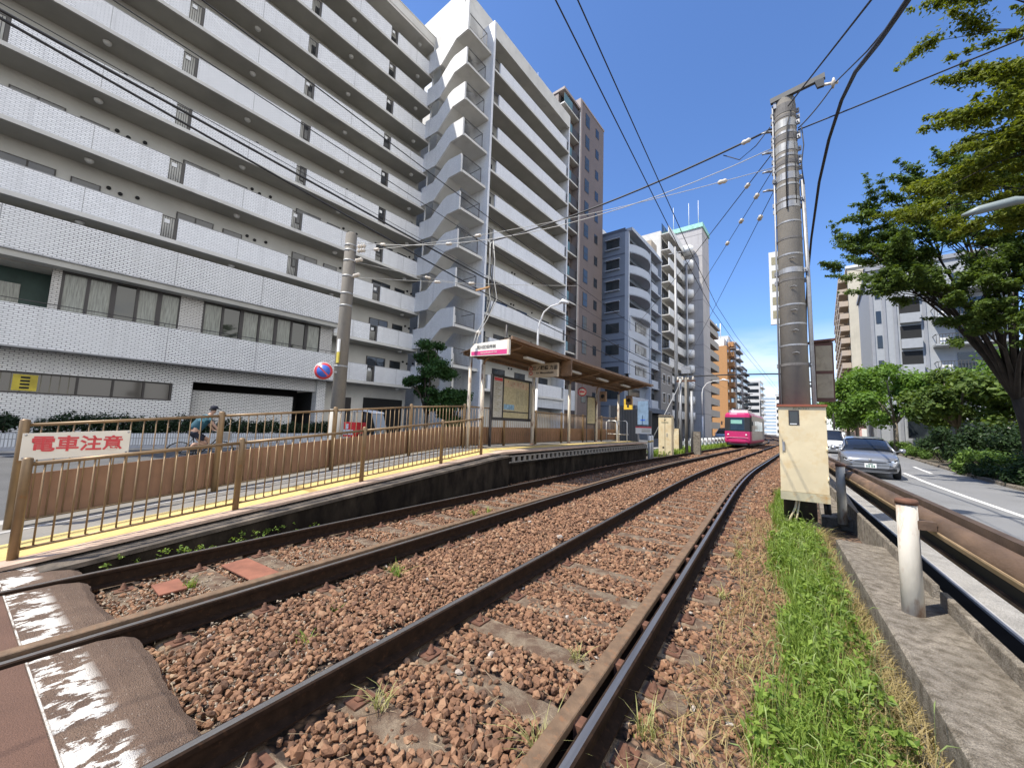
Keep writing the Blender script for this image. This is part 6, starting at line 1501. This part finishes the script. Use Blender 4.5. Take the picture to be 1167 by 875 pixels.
for s_ in (1, -1):
    MB().box(s_ * (hw + .004) - .008, s_ * (hw + .004) + .008, 1.1, L_ - .1, .62, 2.95).build('side_panel', m_tside, tr_)
    for (y0, y1) in ((1.5, 2.6), (3.2, 5.0), (5.3, 6.9), (7.2, 8.8), (9.1, 10.4)): MB().box(s_ * (hw + .016) - .006, s_ * (hw + .016) + .006, y0, y1, 1.5, 2.5).build('side_window', m_glass, tr_)
    MB().box(s_ * (hw + .018) - .006, s_ * (hw + .018) + .006, 10.8, 11.9, .6, 2.6).build('door', m_steel, tr_)
    f = MB().lathe([(.085, -.02), (.07, .02)], (s_ * .72, .10, 1.12), 12, 'y').build('headlight', m_white, tr_)
    MB().bar((s_ * 1.12, .25, 2.3), (s_ * 1.25, .1, 2.3), .03).build('mirror_arm', m_tdark, tr_); MB().box(s_ * 1.25 - .06, s_ * 1.25 + .06, .06, .1, 2.0, 2.35).build('mirror', m_tdark, tr_)
MB().box(-.95, .95, .5, L_ - .4, .12, .35).build('underframe', m_tdark, tr_); MB().box(-.8, .8, .1, .5, .2, .4).build('coupler_cover', m_tdark, tr_)
for y in (2.6, 4.2, 8.6, 10.2):
    for x in (-.72, .72): MB().lathe([(.33, -.05), (.33, .05)], (x, y, .33), 16, 'x').build('wheel', m_rail_side, tr_)
MB().box(-.9, .9, -.012, .02, .86, .90).build('front_stripe', mat('pale_pink', (.65, .3, .4), .4), tr_)
MB().box(-.75, .75, 1.4, 4.6, 3.15, 3.48).build('roof_unit', m_white, tr_); MB().box(-.6, .6, 6, 8.5, 3.15, 3.4).build('roof_unit', m_white, tr_)
q = MB(); q.tube([(-.5, 5.2, 3.2), (-.5, 6.6, 4.2), (-.4, 5.4, 5.3)], .03, 5); q.tube([(.5, 5.2, 3.2), (.5, 6.6, 4.2), (.4, 5.4, 5.3)], .03, 5); q.tube([(-.8, 5.4, 5.35), (.8, 5.4, 5.35)], .03, 5); q.build('pantograph', m_tdark, tr_)
MB().bar((-.35, .12, 1.55), (.1, .17, 2.1), .02).build('wiper', m_tdark, tr_)

# ------------------------------------------------------------------ cars
m_tyre = mat('tyre', (.015, .015, .015), .85); m_cabin = glassmat('car_glass', (.012, .014, .018), .04)
m_silver, ncs, bcs = newmat('silver_paint'); bcs.inputs['Base Color'].default_value = (.30, .31, .33, 1); bcs.inputs['Metallic'].default_value = .6; bcs.inputs['Roughness'].default_value = .28; bcs.inputs['Coat Weight'].default_value = .6
m_vanw, nvw, bvw = newmat('white_car_paint'); bvw.inputs['Base Color'].default_value = (.72, .73, .74, 1); bvw.inputs['Roughness'].default_value = .25; bvw.inputs['Coat Weight'].default_value = .5
m_carb, nvb, bvb = newmat('blue_car_paint'); bvb.inputs['Base Color'].default_value = (.25, .34, .45, 1); bvb.inputs['Roughness'].default_value = .3
m_lens, nln, bln = newmat('lamp_lens'); bln.inputs['Base Color'].default_value = (.7, .72, .75, 1); bln.inputs['Roughness'].default_value = .08; bln.inputs['Metallic'].default_value = .5
def car(name, label, cat, loc, rz, paint, kind='hatch', plate=True):
    t = thing(name, label, cat, loc, rz)
    if kind == 'hatch':   # y: 0 front .. 4 rear ; (y, half width, bottom, belt)
        st = [(.00, .52, .30, .66), (.06, .70, .24, .74), (.22, .80, .20, .82), (.55, .845, .18, .90), (1.05, .85, .18, .985), (1.55, .85, .18, 1.02), (2.4, .85, .18, 1.03), (3.3, .85, .2, 1.04), (3.75, .82, .24, 1.03), (3.98, .74, .3, .95)]
        cab = [(1.02, .74, .98, .99), (1.45, .70, .98, 1.22), (1.95, .66, .98, 1.45), (2.35, .64, .98, 1.515), (2.9, .64, .98, 1.52), (3.4, .63, .98, 1.47), (3.72, .62, .98, 1.30), (3.92, .64, .98, 1.02)]
    else:
        st = [(.00, .6, .34, .8), (.08, .76, .28, .95), (.35, .84, .22, 1.05), (.8, .85, .2, 1.12), (2, .85, .2, 1.15), (3.6, .85, .22, 1.15), (4.3, .84, .28, 1.15), (4.4, .80, .34, 1.1)]
        cab = [(.42, .78, 1.05, 1.10), (.85, .76, 1.05, 1.62), (1.1, .74, 1.05, 1.86), (2, .73, 1.05, 1.92), (4.1, .73, 1.05, 1.90), (4.35, .74, 1.05, 1.6), (4.4, .76, 1.05, 1.12)]
    rows = []
    for (y, w, zb, zt) in st:
        r = .10
        half = [(w * .72, zb), (w * .93, zb + .06), (w, zb + .22), (w * 1.0, (zb + zt) / 2), (w * .985, zt - .14), (w * .93, zt - .03), (w * .78, zt), (w * .4, zt + .02)]
        rows.append([(x, y, z) for (x, z) in half] + [(-x, y, z) for (x, z) in half[::-1]])
    b = loft(rows, 'body', paint, t)
    for p in b.data.polygons: p.use_smooth = len(p.vertices) == 4
    rows = []
    for (y, w, zb, zt) in cab:
        half = [(w * 1.10, zb), (w * 1.04, zb + (zt - zb) * .35), (w * .97, zb + (zt - zb) * .8), (w * .86, zt - .03 * (zt - zb)), (w * .5, zt + .01)]
        rows.append([(x, y, z) for (x, z) in half] + [(-x, y, z) for (x, z) in half[::-1]])
    c = loft(rows, 'cabin_glass', m_cabin, t)
    for p in c.data.polygons: p.use_smooth = len(p.vertices) == 4
    i0 = 2 if kind == 'hatch' else 2; rr_ = []
    for (y, w, zb, zt) in cab[i0:-1]:
        rr_.append([(w * .97, y, zb + (zt - zb) * .86), (w * .87, y, zt + .0), (w * .5, y, zt + .028), (-w * .5, y, zt + .028), (-w * .87, y, zt + .0), (-w * .97, y, zb + (zt - zb) * .86)])
    q = MB(); n = 6; vs = [p for r in rr_ for p in r]; q.add(vs, [(i * n + j, i * n + j + 1, (i + 1) * n + j + 1, (i + 1) * n + j) for i in range(len(rr_) - 1) for j in range(n - 1)], True); q.build('roof', paint, t)
    for s_ in (-1, 1):
        pl = [(s_ * (w * 1.06), y - .02, zb + (zt - zb) * .2) if i == 0 else (s_ * w * .96, y - .01, zb + (zt - zb) * .86) for i, (y, w, zb, zt) in enumerate(cab[:i0 + 1])]
        MB().tube(pl, .035, 6).build('pillar', paint, t)
        yb = cab[3 if kind == 'hatch' else 3][0] + .1; w_ = cab[3][1]
        MB().tube([(s_ * w_ * 1.10, yb, 1.0), (s_ * w_ * .97, yb, cab[3][3] - .1)], .035, 6).build('pillar', m_tdark, t)
        m_ = MB(); m_.lathe([(.02, -.1), (.075, -.07), (.085, .05), (.06, .09)], (s_ * 1.02, cab[0][0] + .35, cab[0][2] + .06), 10, 'x'); m_.bar((s_ * .84, cab[0][0] + .38, cab[0][2] + .01), (s_ * .98, cab[0][0] + .36, cab[0][2] + .04), .03); m_.build('mirror', paint, t)
    from mathutils.bvhtree import BVHTree
    bv = BVHTree.FromPolygons([v.co for v in b.data.vertices], [tuple(p.vertices) for p in b.data.polygons])
    def front(cols, nm, m, off=.006, parent=None, rows_=4):
        # a patch lying on the front of the body: cols = (x, z low, z high)
        q = MB(); vs = []; k_ = len(cols); off = off + .010
        ts_ = np.linspace(0, k_ - 1, (k_ - 1) * 4 + 1); cols = [tuple(float(np.interp(t_, range(k_), [c[i] for c in cols])) for i in range(3)) for t_ in ts_]
        for (x, za, zb2) in cols:
            for i in range(rows_):
                zz = za + (zb2 - za) * i / (rows_ - 1); h = bv.ray_cast(Vector((x, -2, zz)), Vector((0, 1, 0)))
                yv = h[0].y if h[0] is not None else .4
                vs.append((x, yv - off, zz))
        n = rows_; q.add(vs, [(i * n + j, (i + 1) * n + j, (i + 1) * n + j + 1, i * n + j + 1) for i in range(len(cols) - 1) for j in range(n - 1)], False)
        return q.build(nm, m, parent or t)
    zo = 0 if kind == 'hatch' else .12
    for s_ in (-1, 1):
        h_ = front([(s_ * x, a_ + zo, c_ + zo) for (x, a_, c_) in ((.44, .60, .625), (.50, .595, .655), (.58, .595, .685), (.66, .61, .71), (.73, .64, .735), (.775, .69, .75))], 'headlight', m_tdark)
        front([(s_ * x, a_ + zo, c_ + zo) for (x, a_, c_) in ((.45, .602, .618), (.52, .597, .617), (.60, .598, .622), (.68, .618, .65), (.74, .652, .69))], 'lamp', m_lens, .012, h_)
        front([(s_ * x, a_ + zo, c_ + zo) for (x, a_, c_) in ((.57, .64, .675), (.61, .635, .69), (.65, .65, .695))], 'lamp', m_lens, .013, h_)
    wb_ = (.68, 3.22) if kind == 'hatch' else (.75, 3.5)
    for y in wb_:
        for s_ in (-1, 1):
            w = MB().lathe([(.20, -.1), (.29, -.095), (.31, -.06), (.31, .06), (.29, .095), (.20, .1)], (s_ * .76, y, .31), 20, 'x').build('wheel', m_tyre, t)
            MB().lathe([(.03, .0), (.2, .0), (.2, .012)], (s_ * .76 + s_ * .09, y, .31), 16, 'x').build('rim', m_steel, w)
    if kind == 'hatch':
        xs_ = [-.6 + .1 * i for i in range(13)]
        front([(x, .31, .40) for x in xs_], 'lower_grille', m_tdark)
        front([(x, .60 - .02 * (1 - abs(x) / .43), .622) for x in [-.43 + .86 * i / 12 for i in range(13)]], 'grille', m_tdark)
        for s_ in (-1, 1): front([(s_ * x, .30, .41) for x in (.60, .66, .72)], 'fog_recess', m_tdark, .008)
        front([(x, .245, .262) for x in [-.72 + .12 * i for i in range(13)]], 'lip', m_lens, .008)
    else: front([(x, .45, .60) for x in [-.6 + .1 * i for i in range(13)]], 'lower_grille', m_tdark)
    if plate:
        p_ = MB().box(-.165, .165, -.03, -.01, .40, .565).build('number_plate', m_white, t); q = MB()
        for i, x in enumerate((-.10, -.04, .04, .10)): q.box(x - .018, x + .018, -.034, -.0301, .42, .50)
        q.box(-.06, .07, -.034, -.0301, .52, .548); stuff(q.build('plate_marks', mat('plate_green', (.05, .16, .1), .5) if 'plate_green' not in bpy.data.materials else bpy.data.materials['plate_green'], p_))
        q = MB(); q.lathe([(.045, -.012), (.04, .0)], (0, .0, .69), 12, 'y'); q.build('badge', m_steel, t)
    return t
car('hatchback', 'silver hatchback driving towards the camera on the right road', 'car', (3.05, 19.6, -.1), -math.radians(5), m_silver)
car('van', 'white van following the silver car', 'van', (4.1, 41, -.1), -math.radians(5), m_vanw, 'van')
car('small_car', 'pale blue car parked on the street behind the tram', 'car', (-5.9, 61.0, -.1), -math.radians(20), m_carb, 'van', False)
car('small_car', 'distant white car far along the right road behind the van', 'car', (6.2, 75, -.1), -math.radians(5), m_vanw, 'hatch', False)

# ------------------------------------------------------------------ red boxed three wheeler parked on the street
dt = thing('delivery_trike', 'roofed three wheeled delivery scooter with a bright red box', 'scooter', (-15.4, 10.9, -.09), PI / 2 + math.radians(-78)); dt.scale = (1.12,) * 3
# local: x forward (towards the right in the picture)
MB().box(-.95, -.2, -.33, .33, .62, 1.22).build('cargo_box', m_red, dt, bev=.02); MB().box(-.9, -.25, -.337, -.33, .72, .92).build('box_panel', m_white, dt)
MB().box(-.62, -.5, -.338, -.33, .95, 1.15).build('box_mark', m_white, dt)
q = MB().tube([(-.2, 0, .55), (.2, 0, .35), (.55, 0, .38), (.75, 0, .6), (.68, 0, 1.0)], [.14, .12, .14, .16, .10], 10); q.build('body', m_red, dt)
MB().box(-.18, .18, -.16, .16, .62, .76).build('seat', m_black, dt, bev=.03)
for (x, y) in ((-.6, .28), (-.6, -.28), (.82, 0)):
    w = MB().lathe([(.15, -.05), (.23, -.045), (.25, 0), (.23, .045), (.15, .05)], (x, y, .25), 16, 'y').build('wheel', m_tyre, dt); MB().lathe([(.14, -.03), (.14, .03)], (x, y, .25), 12, 'y').build('rim', m_steel, w)
MB().tube([(.82, .0, .25), (.7, 0, .75)], .035, 8).build('fork', m_steel, dt); MB().tube([(.64, -.3, 1.05), (.68, 0, 1.02), (.64, .3, 1.05)], .018, 6).build('handlebar', m_black, dt)
MB().prism([(.82, .7), (.90, 1.0), (.66, 1.62), (.60, 1.62), (.84, 1.0), (.76, .7)], -.3, .3, 'y').build('windscreen', mat('grey_screen', (.3, .32, .32), .2, var=.05), dt)
MB().prism([(.70, 1.60), (.66, 1.66), (.2, 1.73), (-.32, 1.70), (-.34, 1.66), (.2, 1.68)], -.34, .34, 'y').build('roof', m_white, dt)
for s_ in (-.3, .3): MB().tube([(-.28, s_, 1.66), (-.26, s_, 1.2)], .018, 6).build('roof_strut', m_steel, dt)
MB().lathe([(.09, -.02), (.08, .04)], (.86, 0, .85), 12, 'x').build('headlight', m_lens, dt)

# ------------------------------------------------------------------ cyclist
cy = Vector((-14.6, 4.65, -.09)); ca_ = PI / 2 - math.radians(4)      # local x forward -> along the street
bk = thing('bicycle', 'dark city bicycle ridden along the street behind the platform fence', 'bicycle', cy, ca_)
for (x, nm) in ((-.52, 'rear_wheel'), (.52, 'front_wheel')):
    bm = bmesh.new(); q = MB(); R = .33; N = 28
    ring = [(x + R * math.cos(2 * PI * i / N), 0, .345 + R * math.sin(2 * PI * i / N)) for i in range(N + 1)]
    w = q.tube(ring, .018, 6, cap=False).build('wheel', m_tyre, bk); q = MB()
    for i in range(12): q.tube([(x, 0, .345), (x + (R - .02) * math.cos(2 * PI * i / 12), 0, .345 + (R - .02) * math.sin(2 * PI * i / 12))], .002, 3)
    q.build('spokes', m_steel, w)
q = MB(); q.tube([(-.52, 0, .345), (-.12, 0, .30)], .014, 6); q.tube([(-.52, 0, .345), (-.22, 0, .78)], .012, 6); q.tube([(-.12, 0, .30), (-.24, 0, .86)], .017, 6); q.tube([(-.12, 0, .30), (.08, 0, .42), (.40, 0, .80)], .020, 6); q.tube([(.52, 0, .345), (.38, 0, .92)], .016, 6)
q.build('frame', m_black, bk); MB().tube([(.30, -.27, 1.0), (.38, -.12, 1.0), (.38, .12, 1.0), (.30, .27, 1.0)], .013, 6).build('handlebar', m_steel, bk)
MB().lathe([(.03, -.04), (.09, -.02), (.10, .02), (.05, .04)], (-.26, 0, .90), 10).build('saddle', m_black, bk)
q = MB(); hbk = q.box(.42, .72, -.17, .17, .72, .98).build('front_basket', m_steel, bk)
MB().lathe([(.08, -.01), (.08, .01)], (-.12, 0, .30), 14, 'y').build('chainring', m_steel, bk)
for s_ in (-1, 1): MB().tube([(-.12, s_ * .05, .30), (-.12 + s_ * .12, s_ * .07, .30 - s_ * .10), (-.12 + s_ * .12, s_ * .16, .30 - s_ * .10)], .009, 5).build('pedal_crank', m_steel, bk)
def skin(name, pts, edges, m, parent, sub_=1):
    """pts: list of (x, y, z, r[, ry]); vertex 0 is the root"""
    me = bpy.data.meshes.new(name); me.from_pydata([p[:3] for p in pts], edges, []); o = bpy.data.objects.new(name, me); COL.objects.link(o)
    o.modifiers.new('skin', 'SKIN'); me.materials.append(m)
    for i, p in enumerate(pts): v = me.skin_vertices[0].data[i]; v.radius = (p[3], p[4] if len(p) > 4 else p[3]); v.use_root = (i == 0)
    s = o.modifiers.new('sub', 'SUBSURF'); s.levels = sub_; s.render_levels = sub_
    dg = bpy.context.evaluated_depsgraph_get(); me2 = bpy.data.meshes.new_from_object(o.evaluated_get(dg)); bpy.data.objects.remove(o)
    o = bpy.data.objects.new(name, me2); COL.objects.link(o); o.parent = parent
    me2.polygons.foreach_set('use_smooth', np.ones(len(me2.polygons), bool)); 
    return o
m_skin = mat('skin_tone', (.42, .25, .17), .6, var=.05); m_shirt = mat('teal_shirt', (.015, .07, .10), .8, var=.15, sc=4, c2=(.14, .32, .36), thr=(.56, .62), sc2=3.5); m_short = mat('dark_shorts', (.015, .017, .03), .85, var=.1)
pe = thing('person', 'person in a dark cap, teal shirt and shorts leaning over a bicycle', 'person', cy, ca_)
hip = (-.24, 0, .98)
P_ = [(-.24, 0, .97, .15, .17), (-.17, 0, 1.12, .14, .16), (-.05, 0, 1.30, .145, .18), (.06, 0, 1.44, .12, .17), (.12, 0, 1.50, .06, .06), (.17, 0, 1.56, .055, .055), (.21, 0, 1.63, .085, .08), (.22, 0, 1.72, .09, .08), (.21, 0, 1.77, .06, .06)]
E_ = [(i, i + 1) for i in range(8)]
for s_ in (-1, 1):
    o0 = len(P_); P_ += [(.07, s_ * .17, 1.42, .06), (.16, s_ * .24, 1.24, .045), (.25, s_ * .26, 1.13, .04), (.31, s_ * .26, 1.03, .036), (.34, s_ * .25, 1.01, .034)]
    E_ += [(3, o0)] + [(o0 + i, o0 + i + 1) for i in range(4)]
    kx = .12 if s_ > 0 else .02; kz = .72 if s_ > 0 else .62; fx = -.12 + s_ * .12; fz = .30 - s_ * .10
    o0 = len(P_); P_ += [(-.20, s_ * .10, .93, .095), (kx - .1, s_ * .12, kz + .10, .075), (kx + .08, s_ * .12, kz, .062), (fx - .0, s_ * .13, fz + .22, .05), (fx - .06, s_ * .13, fz + .07, .038), (fx + .06, s_ * .13, fz + .04, .04), (fx + .15, s_ * .13, fz + .03, .03)]
    E_ += [(0, o0)] + [(o0 + i, o0 + i + 1) for i in range(6)]
    for f in range(4):
        h0 = len(P_); P_ += [(.345, s_ * (.235 - .022 * f), 1.02, .011), (.385, s_ * (.235 - .022 * f), 1.01, .009), (.39, s_ * (.235 - .022 * f), .985, .008)]
        hand = o0 - 1; E_ += [(hand, h0), (h0, h0 + 1), (h0 + 1, h0 + 2)]
body = skin('body', P_, E_, m_skin, pe)
skin('shirt', [(-.23, 0, 1.0, .165, .19), (-.17, 0, 1.12, .165, .185), (-.05, 0, 1.30, .17, .205), (.05, 0, 1.43, .14, .19), (.10, 0, 1.49, .08, .08), (.06, .17, 1.42, .078), (.13, .23, 1.29, .066), (.06, -.17, 1.42, .078), (.13, -.23, 1.29, .066)], [(0, 1), (1, 2), (2, 3), (3, 4), (3, 5), (5, 6), (3, 7), (7, 8)], m_shirt, pe)
skin('shorts', [(-.24, 0, 1.0, .165, .185), (-.24, 0, .93, .16, .17), (-.18, .10, .91, .115), (.0, .12, .84, .095), (.10, .12, .76, .085), (-.18, -.10, .91, .115), (-.08, -.12, .78, .095), (-.0, -.12, .68, .085)], [(0, 1), (1, 2), (2, 3), (3, 4), (1, 5), (5, 6), (6, 7)], m_short, pe)
q = MB(); q.lathe([(.105, -.01), (.108, .03), (.09, .075), (.05, .10), (.0, .108)], (.215, 0, 1.71), 14); q.build('cap', m_short, pe)
MB().prism([(.29, 1.70), (.40, 1.685), (.40, 1.70), (.29, 1.725)], -.075, .075, 'y').build('cap_peak', m_short, pe)
MB().lathe([(.012, 0), (.02, .015), (.0, .03)], (.30, 0, 1.665), 8, 'x').build('nose', m_skin, body) if False else None
q = MB(); q.lathe([(.0, 0), (.098, .0), (.1, .04), (.06, .06)], (.185, 0, 1.655), 12); q.build('hair', m_dark, pe)
for s_ in (-1, 1): 
    fx = -.12 + s_ * .12; fz = .30 - s_ * .10
    MB().box(fx - .09, fx + .19, s_ * .13 - .045, s_ * .13 + .045, fz - .0, fz + .075).build('shoe', m_black, pe, bev=.02)
